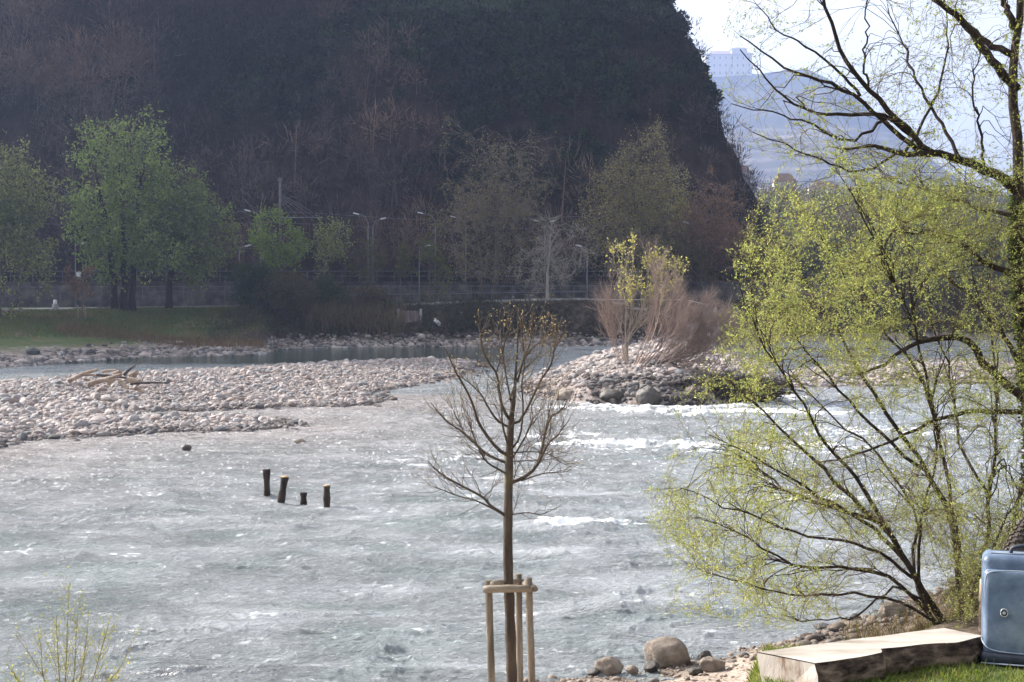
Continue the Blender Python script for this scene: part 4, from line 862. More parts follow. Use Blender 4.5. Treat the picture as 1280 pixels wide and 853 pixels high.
# ================================================================== ISLAND SHRUBS
def isl_shrub(label, base_px, stems, twig, cols, nl, Y, seed, name='shrub', targets=0, poly=None, tr=.035, ntw=2500, bark='twig_var', ll=.11):
    r = np.random.default_rng(seed); b = gnd(base_px[0], base_px[1]); bp = at(base_px[0], base_px[1], Y)
    zz = max(float(isl_z(np.array([bp.x]), np.array([Y]))[0][0]), .1)
    root = empty(name, (bp.x, Y, zz), label, 'shrub'); P = []; R = []
    for i, (pts, rad) in enumerate(stems):
        y0 = Y+r.normal()*.3; dy = r.normal()*1.0
        q = [Vector((bp.x+(at(pts[0][0], 0, Y).x-bp.x), y0, zz-.2))]+[at(x, y, y0+dy*(k+1)/len(pts)) for k, (x, y) in enumerate(pts[1:])]
        P.append(resamp(q, 14)); R.append(rad*np.linspace(1, .15, 14))
    P = np.array(P); R = np.array(R); m = MB(); m.tubes(P, R, 5, col=np.array(twig)*r.uniform(.7, 1.1, (len(P), 1)), cap=False)
    m.build('stems', M['twig_var'], root)
    # side branches and twigs keep rising along their stem
    def side(Pp, Rp, n, L, spread, upw, rr, m_=6, t0=.2):
        k = r.integers(0, len(Pp), n); mm = Pp.shape[1]-1; t = (t0+(1-t0)*r.random(n)**.8)*mm; i = np.minimum(t.astype(int), mm-1); f = (t-i)[:, None]
        p = Pp[k, i]*(1-f)+Pp[k, i+1]*f; T = Pp[k, i+1]-Pp[k, i]; T /= np.linalg.norm(T, axis=1, keepdims=True)
        d = T+r.normal(size=(n, 3))*spread; d /= np.linalg.norm(d, axis=1, keepdims=True); l = L*r.uniform(.5, 1.3, n)[:, None]*(1.15-.5*(t/mm))[:, None]
        E = p+d*l+np.array([0, 0, 1])*l*upw; Q = bez(p, p+d*l*.5, E, m_, r, .02)
        return Q, np.clip(np.minimum(Rp[k, i]*.6, rr), .003, 1)[:, None]*np.linspace(1, .35, m_)[None]
    a = side(P, R, int(len(P)*11), 1.3, .35, .15, tr*.45); b_ = side(*a, ntw, .6, .4, .2, .011, 4)
    tw = MB(); tw.tubes(*a, 4, col=np.array(twig)*r.uniform(.75, 1.25, (len(a[0]), 1)), cap=False); tw.tubes(*b_, 3, col=np.array(twig)*r.uniform(.8, 1.4, (len(b_[0]), 1)))
    tw.build('twigs', M['twig_var'], root)
    if nl:
        lm = MB(); hi = b_[0][b_[0][:, -1, 2] > (zz+3.3)] if nl < 6000 else b_[0]
        leafset(lm, hi, nl, r, ll, ll*.5, cols, .03, .1); lm.build('foliage', M['leaf'], root)
    return root
R_ = lambda: random.gauss(0, 1)
st = [([(788, 466), (783+R_()*3, 430), (780+i*6+R_()*4, 380), (772+i*9+R_()*5, 340), (768+i*10+R_()*4, 305+abs(i-3)*7+R_()*4)], .035) for i in range(9)]
isl_shrub('upright budding shrub with pale green tips on the island', (788, 466), st, (.3, .25, .2), [(.38, .37, .13), (.44, .41, .17)], 1700, 71, 501, ntw=2100, ll=.12)
st = [([(792+i*1.2, 468), (800+i*5, 435), (814+i*5+R_()*4, 392+i), (828+i*5.2+R_()*7, 322+i*6.5+R_()*7)], .036 if i < 6 else .026) for i in range(19)]
isl_shrub('leafless brown shrub leaning right over the island stones', (792, 468), st, (.31, .23, .19), None, 0, 70, 502, ntw=8500)
st = [([(800+i*9, 472), (815+i*9+R_()*3, 450), (840+i*8+R_()*6, 415+R_()*8), (862+i*8+R_()*8, 385+i*4+R_()*9)], .028) for i in range(12)]
isl_shrub('low tangle of reddish twigs on the right half of the island', (850, 472), st, (.32, .24, .2), None, 0, 69, 503, ntw=6500)
st = [([(786-i*1.0, 466), (780-i*2, 440), (775-i*3+R_()*3, 410), (766-i*2+R_()*5, 370+R_()*12)], .022) for i in range(7)]
isl_shrub('thin reddish twigs at the left foot of the island shrubs', (786, 466), st, (.32, .24, .2), None, 0, 71.5, 504, ntw=1700)
# root tangle and driftwood on the island's dark right edge
r = np.random.default_rng(91)
def log_between(a, b, rad, label, group=None, mat='drift', name='driftwood_log', bend=.1, twigs=2, cat='driftwood'):
    a = Vector(a); b = Vector(b); mid = (a+b)/2+Vector((r.normal()*bend, r.normal()*bend, abs(r.normal())*bend))
    root = empty(name, tuple((a+b)/2), label, cat, group)
    P = resamp([a, mid, b], 12); R = rad*np.linspace(1, .55, 12)*(1+.12*np.sin(np.arange(12)*2.3+r.random()*6)); m = MB(); m.tubes(P, R, 9); m.build('stem', M[mat], root)
    for i in range(twigs):
        k = r.integers(3, 11); d = Vector(r.normal(size=3)); d.z = abs(d.z); d.normalize(); q = Vector(P[k]); L = (b-a).length*r.uniform(.12, .3)
        MB().tubes(resamp([q, q+d*L*.5+Vector((0, 0, .03)), q+d*L], 6), rad*.4*np.linspace(1, .3, 6), 5).build('branch_stub', M[mat], root)
    return root
il = [((833, 495), (925, 484), .12, 'lowest dark log at the edge of the island'), ((850, 480), (905, 500), .09, 'dark log sloping down to the rapids'), ((815, 478), (880, 489), .08, 'dark log under the leaning shrub'), ((860, 472), (935, 495), .1, 'long dark log crossing the island tip'), ((872, 490), (955, 480), .1, 'dark log at the right tip of the island')]
for i, (a, b, rd, lb) in enumerate(il):
    Y0 = 66.5+i*.5; log_between(at(*a, Y0), at(*b, Y0+.6), rd, lb, 'dark logs caught on the island', 'grey_drift', twigs=4, bend=.15)
log_between(at(858, 474, 66.8), at(876, 480, 66.4), .13, 'short bleached log end lying above the dark logs', None, 'drift', twigs=0)
log_between(at(655, 471, 72), at(664, 463, 74), .08, 'pale branch on the left slope of the island', None, 'drift', twigs=1)
# fine brush caught among the roots
n_ = 5200; pa = np.array([at(r.uniform(830, 960), r.uniform(478, 503), r.uniform(65.8, 69))[:] for _ in range(n_)]); d = r.normal(size=(n_, 3))*np.array([1, .4, .35])
mb = MB(); mb.tubes(np.stack([pa, pa+d*.35, pa+d*.7+np.array([0, 0, -.05])], 1), np.tile([.024, .018, .008], (n_, 1)), 3, col=np.array([.05, .038, .03])*r.uniform(.5, 2.0, (n_, 1)))
tag(mb.build('flood_brush', M['twig_var']), 'tangle of dark flood brush on the island edge', 'brush', kind='stuff')
# driftwood heap on the bar
dl = [((86, 478), (122, 463), .13, 'thick brown log at the left of the driftwood heap'), ((110, 482), (152, 469), .14, 'thickest log across the driftwood heap'), ((128, 466), (146, 464), .1, 'arched log on top of the driftwood heap'), ((155, 470), (169, 458), .09, 'log sticking up at the right of the driftwood heap'),
      ((105, 475), (116, 481), .07, 'thin pale stick at the left foot of the heap'), ((150, 478), (160, 487), .13, 'short pale log in front of the heap'), ((168, 485), (181, 492), .1, 'bright yellowish stick lying before the heap'), ((163, 481), (212, 480), .07, 'long thin branch pointing right from the heap'),
      ((134, 480), (142, 474), .2, 'round sawn log end facing the river in the heap'), ((144, 470), (150, 466), .2, 'pale blocky log end at the back of the heap'), ((164, 472), (171, 466), .22, 'whitish squat log at the right of the heap'), ((120, 470), (160, 474), .09, 'dark log buried low in the heap'), ((98, 470), (135, 472), .08, 'slim brown log along the back of the heap'), ((160, 476), (175, 478), .16, 'reddish broken log at the right foot')]
for i, (a, b, rd, lb) in enumerate(dl):
    Ya = 4.2*F/(max(a[1], b[1])-370); pa = at(a[0], a[1]-1, Ya); pb = at(b[0], b[1]-1, Ya+r.normal()*.3); rd *= .95
    log_between(pa, pb, rd, lb, 'driftwood heap on the gravel bar', 'drift' if i % 4 != 3 else 'grey_drift', twigs=1 if i in (0, 1, 7) else 0, bend=.035)
# ================================================================== POSTS IN THE RIVER
for (x, y0, y1, w_, lean, lb, topc) in [(333.5, 587, 622, 9, -1, 'tallest dark post in the river, leftmost of the four', False), (353.5, 597, 629, 9, 5, 'leaning dark post second from the left in the river', True), (379.5, 616, 630, 8, 0, 'shortest dark stub among the river posts', False), (408.5, 608, 635, 8.5, 0, 'upright post with a pale cut top, rightmost in the river', True)]:
    b = gnd(x-lean*.5, y1); Yp = b.y; s_ = Yp/F; t = at(x+lean*.5, y0, Yp); rd = w_/2*s_
    root = empty('river_post', (b.x, Yp, 0), lb, 'post', 'dark wooden posts standing in the river')
    hh = t.z; k = 12; zt = np.linspace(-.6, 1, k); P = np.array([[b.x+(t.x-b.x)*q, Yp, hh*q if q > 0 else q] for q in zt])
    R = rd*(1+.12*np.sin(np.arange(k)*1.1+x)+.05*np.cos(np.arange(k)*2.7)); R[-1] *= 1.08
    if x < 340: R = rd*np.interp(zt, [-.6, 0, .25, .5, .8, 1], [1.1, 1.05, .9, .8, 1.05, 1.12])
    m = MB(); m.tubes(P, R, 12); m.build('shaft', M['wood_rot'], root)
    if topc: MB().tubes(np.array([[t.x, Yp, hh+.004], [t.x, Yp, hh+.03]]), np.array([R[-1]*.98, R[-1]*.9]), 12).build('cut_top', M['cut_top'], root)
# ================================================================== BOULDERS AND STONES
def boulder(label, px, ytop, ybot, wpx, Y=None, mat='boulder', seed=0, dz=0, group=None, name='boulder', cat='boulder', z0=0):
    b = gnd(px, ybot, z0) if Y is None else at(px, ybot, Y); Y = b.y; s_ = Y/F; w_ = wpx*s_; h = (ybot-ytop)*s_
    sh, f = rock_shapes(4, 1, 900+seed, .3); v = sh[0]; nn = v/np.linalg.norm(v, axis=1, keepdims=True)
    rs = np.random.default_rng(seed); K = rs.normal(size=(10, 3))*7; v = v*(1+.035*np.sin(nn@K.T+rs.uniform(0, 6, 10)).sum(1)/3+.012*np.sin(nn@(K.T*3.1)+rs.uniform(0, 6, 10)).sum(1)/3)[:, None]
    v = v/np.array([np.ptp(v[:, 0]), np.ptp(v[:, 1]), np.ptp(v[:, 2])])
    v = v*np.array([w_, w_*.8, h*1.35]); v[:, 2] += h*1.0-v[:, 2].max()+0; v += np.array([b.x, Y+w_*.3, b.z+dz])
    o = MB().add(v, f3=f).build(name, M[mat]); tag(o, label, cat, group); return o
boulder('largest brown boulder at the near waterline', 836, 799, 833, 60, seed=1)
boulder('rounded grey boulder left of the largest one', 762, 824, 844, 38, seed=4)
boulder('wet nearly black stone on top of the shore stones', 883, 814, 828, 21, seed=3, mat='boulder_wet')
boulder('grey pyramid shaped stone below the wet black one', 893, 823, 842, 34, seed=6, z0=.1)
boulder('small dark stone at the foot of the largest boulder', 815, 828, 839, 21, seed=5, mat='boulder_wet', z0=.05)
boulder('small grey stone between the two left boulders', 790, 833, 842, 17, seed=7, z0=.05)
boulder('low dark stone left of the pyramid shaped stone', 870, 835, 844, 20, seed=8, mat='boulder_wet', z0=.12)
boulder('small stone left of the rounded grey boulder', 742, 838, 845, 18, seed=9, mat='boulder_wet')
boulder('grey stone just left of the log bench end', 944, 820, 831, 16, seed=10, z0=.1)
boulder('flat stone half sunk left of the log bench', 917, 826, 832, 14, seed=11, mat='boulder_wet', z0=.05)
boulder('round stone in the shallows under the willow', 1072, 768, 782, 19, seed=12, mat='boulder_wet')
boulder('small stone right of the round one in the shallows', 1091, 770, 780, 13, seed=13)
boulder('flat dark stone in the water under the willow', 1029, 781, 787, 24, seed=14, mat='boulder_wet')
boulder('brown stone at the foot of the willow bank', 1118, 752, 774, 34, seed=15, z0=.1)
boulder('dark rock breaking the water left of the posts', 232, 556, 563, 13, seed=16, mat='boulder_wet', name='river_rock', cat='rock')
boulder('reddish rock in the shallows off the bar tip', 374, 549, 555, 15, seed=17, mat='boulder', name='river_rock', cat='rock')
boulder('big brown boulder at the water edge of the island', 712, 486, 501, 40, seed=18, name='island_boulder')
boulder('dark undercut boulder right of the brown island boulder', 768, 486, 505, 36, seed=19, mat='boulder_wet', name='island_boulder')
boulder('dark grey boulder at the middle of the island edge', 812, 482, 508, 34, seed=20, mat='boulder_wet', name='island_boulder')
# shore pebbles and willow-bank rubble
r = np.random.default_rng(71); mb = MB(); n_ = 7000; rr = r.uniform(.0, .4, n_); S0 = np.interp(rr, NR, NS); YY = S0-r.exponential(.9, n_)+.35; XX = rr*YY; z = near_z(XX, YY); ok = (z > -.12) & (z < .8) & (YY > 10)
XX, YY, z, rr = XX[ok], YY[ok], z[ok], rr[ok]; n_ = len(XX); keep_ = r.random(n_) < .38; XX, YY, z, rr = XX[keep_], YY[keep_], z[keep_], rr[keep_]; n_ = len(XX); size = np.clip(r.lognormal(math.log(.035), .6, n_), .015, .15)*np.where(rr > .2, 1.9, 1)
scatter_rocks(mb, np.stack([XX, YY, z+size*.1], 1), size, 2, 150, stone_cols(n_, r, ((.3, .24, .19), (.26, .23, .2), (.34, .28, .23), (.16, .12, .1), (.1, .09, .08), (.32, .24, .18)))*np.where(rr > .2, .55, .95)[:, None])
tag(mb.build('shore_pebbles', M['stone']), 'pebbles and rubble along the near waterline', 'pebbles', kind='stuff')
# ================================================================== YOUNG TREE WITH GUARD (near)
YT = 12.0
def px_path(pts, Y, dy=0., m=12, r=None):
    k = len(pts); return resamp([at(x, y, Y+dy*(i/(k-1))) for i, (x, y) in enumerate(pts)], m)
r = np.random.default_rng(33)
tb = at(641, 905, YT); gz = float(near_z(tb.x, YT)); root = empty('young_bare_tree', (tb.x, YT, gz), 'young budding tree held by a timber guard beside the river', 'tree')
tr_pts = [(641, 905), (640, 852), (637, 760), (635, 700), (635, 650), (636, 600), (637, 560), (639, 525), (643, 492), (645, 462), (647, 430), (648, 385)]
P = px_path(tr_pts, YT, 0, 40); P[0, 2] = min(P[0, 2], gz-.1)
zz = P[:, 2]; zref = [at(640, y, YT).z for y in (905, 760, 650, 560, 525, 490, 440, 385)]
Rt = np.interp(zz, zref[::1], [s*YT/F/2 for s in (13.8, 13, 11.6, 9.8, 7.8, 4.2, 2.2, 1.1)]); Rt *= 1+.05*np.sin(np.arange(40)*1.7)+.03*r.normal(size=40)
MB().tubes(P, Rt, 12).build('trunk', M['bark_young'], root)
LIMB = [([(638, 526), (628, 509), (623, 482), (621, 467), (610, 452), (602, 432), (598, 389)], 5), ([(636, 534), (622, 526), (610, 509), (602, 494), (588, 480), (574, 470)], 4),
        ([(636, 570), (625, 564), (610, 547), (597, 526), (592, 508), (582, 486), (569, 464), (561, 445), (555, 434)], 5.5), ([(636, 580), (629, 577), (610, 569), (595, 556), (574, 537), (557, 526), (539, 504)], 4.5),
        ([(636, 596), (629, 590), (610, 579), (601, 566), (590, 540), (584, 515)], 3.5), ([(635, 648), (631, 644), (614, 633), (604, 622), (584, 611), (567, 602), (548, 590), (535, 577)], 5),
        ([(620, 638), (595, 626), (572, 620), (552, 612), (536, 606)], 3), ([(638, 604), (655, 597), (670, 584), (676, 567), (683, 537), (689, 521), (703, 512), (709, 500)], 6), ([(674, 578), (685, 556), (696, 545), (711, 526)], 3.5), ([(676, 567), (681, 540), (688, 510), (694, 490)], 2.6),
        ([(640, 530), (649, 527), (662, 505), (676, 475), (689, 456), (694, 430), (702, 398)], 4.5), ([(692, 440), (700, 424), (711, 404)], 2.4), ([(645, 470), (650, 460), (662, 439), (676, 426), (691, 406)], 3), ([(647, 478), (655, 448), (664, 424), (666, 394)], 2.8),
        ([(638, 577), (655, 549), (666, 524), (664, 508), (672, 496)], 3), ([(640, 508), (632, 467), (627, 430), (625, 390)], 3), ([(637, 644), (659, 641), (677, 643), (700, 633)], 2.2), ([(638, 577), (662, 576), (689, 574), (700, 570)], 2), ([(638, 566), (670, 565), (689, 569), (704, 580), (719, 579)], 2.2),
        ([(652, 601), (680, 592), (707, 590), (714, 586)], 2.4), ([(636, 560), (628, 530), (627, 500), (622, 480)], 3.5), ([(641, 560), (650, 545), (654, 510), (652, 480), (656, 450), (650, 400)], 3.2), ([(606, 570), (592, 550), (580, 540), (566, 512), (560, 500)], 2.4), ([(620, 467), (628, 440), (634, 415), (636, 392)], 2.4), ([(637, 500), (648, 470), (662, 455), (676, 440), (684, 402)], 2.6),
        ([(635, 620), (642, 600), (645, 590), (652, 572), (655, 560)], 1.6), ([(636, 655), (645, 632), (650, 612)], 1.3), ([(605, 622), (616, 610), (625, 596)], 1.8), ([(602, 622), (596, 605), (590, 592), (600, 580)], 1.6)]
LP = []; LR = []
for pts, w_ in LIMB:
    LP.append(px_path(pts, YT, r.normal()*.35, 14)); LR.append(.86*w_*YT/F/2*np.linspace(1, .22, 14)**.8)
LP = np.array(LP); LR = np.array(LR); m = MB(); m.tubes(LP, LR, 7)
m.build('limbs', M['bark_young'], root)
def side2(Pp, Rp, n, L, spread, upw, rr, r, m_=6, t0=.15, rmin=.0012, vary=True):
    ln = np.linalg.norm(np.diff(Pp, axis=1), axis=2).sum(1); k = r.choice(len(Pp), n, p=ln/ln.sum()); mm = Pp.shape[1]-1; t = (t0+(1-t0)*r.random(n))*mm; i = np.minimum(t.astype(int), mm-1); f = (t-i)[:, None]
    p = Pp[k, i]*(1-f)+Pp[k, i+1]*f; T = Pp[k, i+1]-Pp[k, i]; T /= np.linalg.norm(T, axis=1, keepdims=True)+1e-9
    d = T*.8+r.normal(size=(n, 3))*spread; d /= np.linalg.norm(d, axis=1, keepdims=True); l = L*r.uniform(.35, 1.35, n)[:, None]*(1.1-.45*(t/mm))[:, None]
    E = p+d*l+np.array([0, 0, 1])*l*upw; Q = bez(p, p+d*l*.5, E, m_, r, .025)
    return Q, np.clip(np.minimum(Rp[k, i]*.6, rr), rmin, 1)[:, None]*np.linspace(1, .5, m_)[None]
a = side2(LP, LR, 320, .34, .5, .25, .003, r)
up2 = side2(LP[:, 5:], LR[:, 5:], 170, .2, .4, .3, .003, r, t0=.2); a = (np.concatenate([a[0], up2[0]]), np.concatenate([a[1], up2[1]])); b_ = side2(*a, 800, .12, .6, .2, .0015, r, 4)
lim = at(0, 388, YT).z
dome = lambda Q: Q[:, -1, 2] < lim+.08-.32*((Q[:, -1, 0]-at(648, 400, YT).x)/.5)**2+r.normal(0, .07, len(Q))
ka = dome(a[0]); a = (a[0][ka], a[1][ka]); kb = dome(b_[0]); b_ = (b_[0][kb], b_[1][kb])
m = MB(); m.tubes(*a, 4, cap=False); m.tubes(*b_, 3, cap=False); m.build('twigs', M['twig'], root)
bd = MB()
for Q in (a[0], b_[0], LP):
    tip = Q[:, -1]; T = Q[:, -1]-Q[:, -2]; bd.leaves(tip, T, .016, .009, np.array([.3, .25, .17])*r.uniform(.6, 1.2, (len(tip), 1)))
up_ = np.concatenate([a[0], b_[0]]) if False else b_[0]
hi = up_[up_[:, -1, 2] > at(0, 500, YT).z]; k = r.integers(0, len(hi), 420); bd.leaves(hi[k, r.integers(0, 4, 420)][:220], r.normal(size=(220, 3)), .018, .009, np.array([.34, .28, .19])*r.uniform(.6, 1.2, (220, 1)))
bd.build('buds', M['leaf'], root)
# timber guard
groot = empty('tree_guard', (at(640, 800, YT).x, YT, gz), 'round timber guard of stakes and crossbars around the young tree', 'tree guard')
def stake(px0, px1, ytop, Y, rad, nm='stake'):
    t = at(px0, ytop, Y); b = at(px1, 853, Y); zg = float(near_z(b.x, Y))-.3; d = (b-t)/(b.z-t.z); q = t+d*(zg-t.z)
    P = np.array([list(t+d*(i/10*(zg-t.z))) for i in range(11)]); P = P[::-1]
    R = rad*(1+.04*np.sin(np.arange(11)*2.1+px0)); P = np.concatenate([P, [[t.x, t.y, t.z+.004]]]); R = np.append(R, rad*.82)
    MB().tubes(P, R, 14).build(nm, M['wood_stake'], groot)
S_ = YT/F
stake(610.5, 614.5, 726, 11.85, 4.6*S_); stake(660.5, 665, 723, 11.85, 4.6*S_); stake(648, 650, 718, 12.42, 4.4*12.42/F)
def crail(a, b, rad, mat='wood_rail'):
    P = resamp([a, (a+b)/2+Vector((0, 0, .003)), b], 9); R = rad*(1+.05*np.sin(np.arange(9)*1.9)); R[0] *= .86; R[-1] *= .86
    MB().tubes(P, R, 14).build('crossbar', M[mat], groot)
ra = 4.7*S_
crail(at(604, 737, 11.74), at(664, 736, 11.74), ra)
crail(at(616, 730, 11.78), at(652, 727, 12.5), ra*.9); crail(at(669.0, 736.5, 11.74), at(652, 729, 12.55), ra*.9)
# ================================================================== LEFT SAPLING
r = np.random.default_rng(47); YS = 11.0
b = at(80, 920, YS); zg = float(near_z(b.x, YS)); root = empty('sapling', (b.x, YS, zg), 'wispy yellow green sapling poking up at the lower left', 'sapling')
SL = [[(80, 920), (82, 850), (84, 790), (87, 728)], [(78, 920), (60, 860), (38, 820), (18, 792)], [(82, 920), (100, 850), (108, 800), (111, 762)], [(84, 920), (112, 860), (126, 815), (140, 765)], [(80, 920), (75, 860), (72, 810), (70, 770)], [(80, 920), (92, 850), (95, 800), (97, 768)], [(78, 920), (55, 850), (52, 815), (48, 795)], [(82, 920), (120, 870), (150, 835), (165, 800)], [(80, 920), (40, 880), (22, 850), (8, 830)]]
P = np.array([px_path(q, YS, r.normal()*.3, 14) for q in SL]); P[:, 0] = [b.x, YS, zg-.05]; Rr_ = np.linspace(.006, .0015, 14)[None]*np.ones((len(P), 1))
a = side2(P, Rr_, 150, .3, .35, .2, .002, r, t0=.3)
m = MB(); m.tubes(P, Rr_, 5, cap=False, col=np.array([.2, .17, .06])); m.tubes(*a, 3, cap=False, col=np.array([.22, .19, .06])); m.build('stems', M['twig_var'], root)
lm = MB(); leafset(lm, a[0], 1100, r, .021, .008, [(.33, .36, .14), (.28, .32, .12)], .006, .05); leafset(lm, P, 200, r, .02, .008, [(.32, .34, .13)], .006, .4); lm.build('foliage', M['leaf'], root)
# ================================================================== RIGHT WILLOW AND RIGHT TREE
def traced(root, limbs, Y, r, mat, spread=.6, sides=8, m_=18, nm='limbs', wsc=1.0):
    P = []; R = []
    for pts, w0, w1, y0, y1 in limbs:
        k = len(pts); q = resamp([at(x, y, Y+y0+(y1-y0)*i/(k-1)) for i, (x, y) in enumerate(pts)], m_)
        q[1:-1] += r.normal(size=(m_-2, 3))*.012
        P.append(q); R.append(np.linspace(w0, w1, m_)**1.0*Y/F/2*wsc)
    P = np.array(P); R = np.array(R); m = MB(); m.tubes(P, R, sides); m.build(nm, M[mat], root); return P, R
def in_poly(pts, px, py): return poly_sd(pts, px, py) > 0
r = np.random.default_rng(61); YB = 15.0
bz = at(1200, 782, YB).z
wroot = empty('budding_willow', (at(1200, 782, YB).x, YB, bz), 'many stemmed budding willow spreading over the water at the right', 'tree')
WL = [([(1185, 792), (1168, 760), (1150, 735), (1125, 695), (1108, 662), (1075, 632), (1040, 595), (1000, 560), (960, 520), (915, 480)], 14, 1.6, 0, -.8),
      ([(1140, 722), (1100, 692), (1060, 678), (1000, 668), (950, 648), (895, 628), (850, 610)], 6.5, 1.3, 0, -1.2), ([(1180, 790), (1150, 755), (1110, 722), (1060, 710), (1000, 708), (955, 688), (925, 665), (880, 650)], 8.5, 1.4, .2, -.6),
      ([(1205, 795), (1200, 740), (1196, 690), (1190, 640), (1160, 590), (1140, 560), (1110, 520), (1080, 470), (1050, 420), (1010, 360), (975, 300)], 13, 1.6, 0, .8), ([(1200, 690), (1188, 620), (1172, 540), (1158, 480), (1140, 400), (1108, 330), (1080, 270), (1050, 220)], 7.5, 1.4, 0, -1),
      ([(1215, 795), (1225, 720), (1238, 620), (1245, 520), (1240, 420), (1215, 340), (1190, 260)], 9, 1.5, .3, 1.4), ([(1175, 790), (1146, 740), (1143, 690), (1148, 650), (1120, 600), (1090, 560), (1040, 520), (990, 470), (940, 430)], 7, 1.4, 0, 1.6),
      ([(1185, 792), (1140, 760), (1080, 742), (1020, 745), (970, 740), (920, 725), (880, 715)], 6.5, 1.2, -.1, -1.6), ([(1112, 664), (1070, 600), (1030, 550), (1000, 500), (960, 440), (930, 380)], 8, 1.3, 0, -1.6), ([(1108, 660), (1060, 640), (1010, 610), (950, 575), (890, 545)], 7, 1.3, 0, -1.9),
      ([(1160, 590), (1120, 560), (1060, 500), (1010, 440), (980, 400), (945, 350)], 7, 1.3, .3, 0), ([(1225, 790), (1250, 720), (1270, 640), (1290, 560), (1300, 460)], 9, 1.5, .4, 0), ([(1196, 790), (1215, 740), (1240, 690), (1262, 640), (1290, 600)], 8, 1.5, 0, -1), ([(1150, 735), (1148, 680), (1158, 620), (1172, 570), (1165, 500), (1190, 420)], 6, 1.3, 0, -1.2),
      ([(1172, 540), (1150, 470), (1110, 420), (1060, 350), (1020, 290), (985, 250)], 6, 1.2, -.3, .9), ([(1130, 700), (1085, 655), (1030, 632), (980, 612), (930, 570), (880, 560)], 8, 1.3, 0, .8), ([(1168, 760), (1120, 735), (1070, 770), (1020, 776), (980, 770)], 5, 1.2, 0, -1.), ([(1238, 620), (1200, 560), (1190, 480), (1160, 380), (1130, 290), (1100, 230)], 6, 1.2, .6, 1.8)]
WP, WR = traced(wroot, WL, YB, r, 'bark_dark', wsc=.72)
CR = [(930, 240), (960, 225), (1010, 215), (1060, 195), (1120, 190), (1180, 205), (1300, 230), (1310, 780), (1200, 770), (1150, 700), (1060, 760), (1000, 790), (940, 770), (860, 770), (838, 700), (828, 620), (862, 560), (872, 500), (905, 450), (930, 390), (925, 320)]
def sample_region(poly, n, Y, dY, r, dens=None):
    P = np.array(poly); lo, hi = P.min(0), P.max(0); out = []
    while len(out) < n:
        q = r.uniform(lo, hi, (n*3, 2)); ok = in_poly(P, q[:, 0], q[:, 1])
        if dens is not None: ok &= r.random(len(q)) < dens(q[:, 0], q[:, 1])
        out.extend(q[ok].tolist())
    q = np.array(out[:n]); y = Y+np.clip(r.normal(size=n)*dY, -2.2*dY, 2.2*dY)
    return np.array([at(a, b, c)[:] for (a, b), c in zip(q, y)])
def dens(x, y):
    d = .34+.55*np.exp(-((x-1010)/110)**2-((y-400)/75)**2)+.5*np.exp(-((x-1130)/120)**2-((y-290)/80)**2)+.4*np.exp(-((x-930)/70)**2-((y-530)/60)**2)+.4*np.exp(-((x-900)/70)**2-((y-640)/70)**2)+.3*np.exp(-((x-900)/60)**2-((y-740)/40)**2)+.4*np.exp(-((x-1250)/60)**2-((y-680)/90)**2)
    d = np.where((x > 1050) & (x < 1190) & (y > 690), d*.25, d)
    cl = vnoise(x/34., y/26., 4); return d*sstep(.22, .6, cl)
def outward(Q, bx_, bz_, k=.3):     # twigs keep sweeping away from the willow's foot
    d = Q[:, -1]-np.array([bx_, YB, bz_]); d /= np.linalg.norm(d, axis=1, keepdims=True); L = np.linalg.norm(Q[:, -1]-Q[:, 0], axis=1)[:, None, None]
    return Q+d[:, None, :]*L*k*np.linspace(0, 1, Q.shape[1])[None, :, None]**1.5
bxw = at(1200, 782, YB).x
l2 = attach(sample_region(CR, 420, YB, 1.1, r, dens), [(WP[:, 4:], WR[:, 4:])], 8, r, .55, .005, .3, .02, .015, 8, .0025, fol=.6)
l3 = attach(sample_region(CR, 3000, YB, 1.2, r, dens), [l2, (WP[:, 8:], WR[:, 8:])], 6, r, .7, .004, .35, .0, .02, 14, .0018, .004, fol=.7)
l3 = (outward(l3[0], bxw, bz, .35), l3[1])
Ln = np.linalg.norm(l3[0][:, -1]-l3[0][:, 0], axis=1); ok = Ln < 1.2; l3 = (l3[0][ok], l3[1][ok])
l4 = side2(l3[0], l3[1], 15000, .26, .28, .03, .0018, r, 4, .1, .0010)
BARE = [(1010, 580), (1100, 560), (1270, 540), (1278, 790), (1180, 792), (1120, 745), (1040, 700)]
l5 = attach(sample_region(BARE, 900, YB, .9, r), [l2, (WP[:, 3:], WR[:, 3:])], 6, r, .6, .004, .35, .0, .03, 10, .0018, .0035, fol=.7)
l6 = side2(l5[0], l5[1], 3500, .22, .4, .05, .0018, r, 4, .1, .0010)
m = MB(); m.tubes(*l2, 5, cap=False); m.build('branches', M['bark_dark'], wroot)
m = MB(); m.tubes(*l3, 4, cap=False, col=np.array([.13, .09, .05])*r.uniform(.6, 1.2, (len(l3[0]), 1))); m.tubes(*l4, 3, cap=False, col=np.array([.2, .16, .06])*r.uniform(.6, 1.2, (len(l4[0]), 1))); m.tubes(*l5, 4, cap=False, col=np.array([.1, .07, .045])*r.uniform(.6, 1.2, (len(l5[0]), 1))); m.tubes(*l6, 3, cap=False, col=np.array([.14, .1, .06])*r.uniform(.6, 1.2, (len(l6[0]), 1))); m.build('twigs', M['twig_var'], wroot)
lm = MB(); WC = [(.33, .37, .14), (.28, .325, .12), (.39, .42, .175), (.22, .28, .10)]
leafset(lm, l4[0], 105000, r, .026, .0085, WC, .006, .05); leafset(lm, l3[0], 22000, r, .026, .0085, WC, .006, .3); leafset(lm, l6[0], 6000, r, .024, .008, WC, .006, .3)
lm.build('foliage', M['leaf'], wroot)
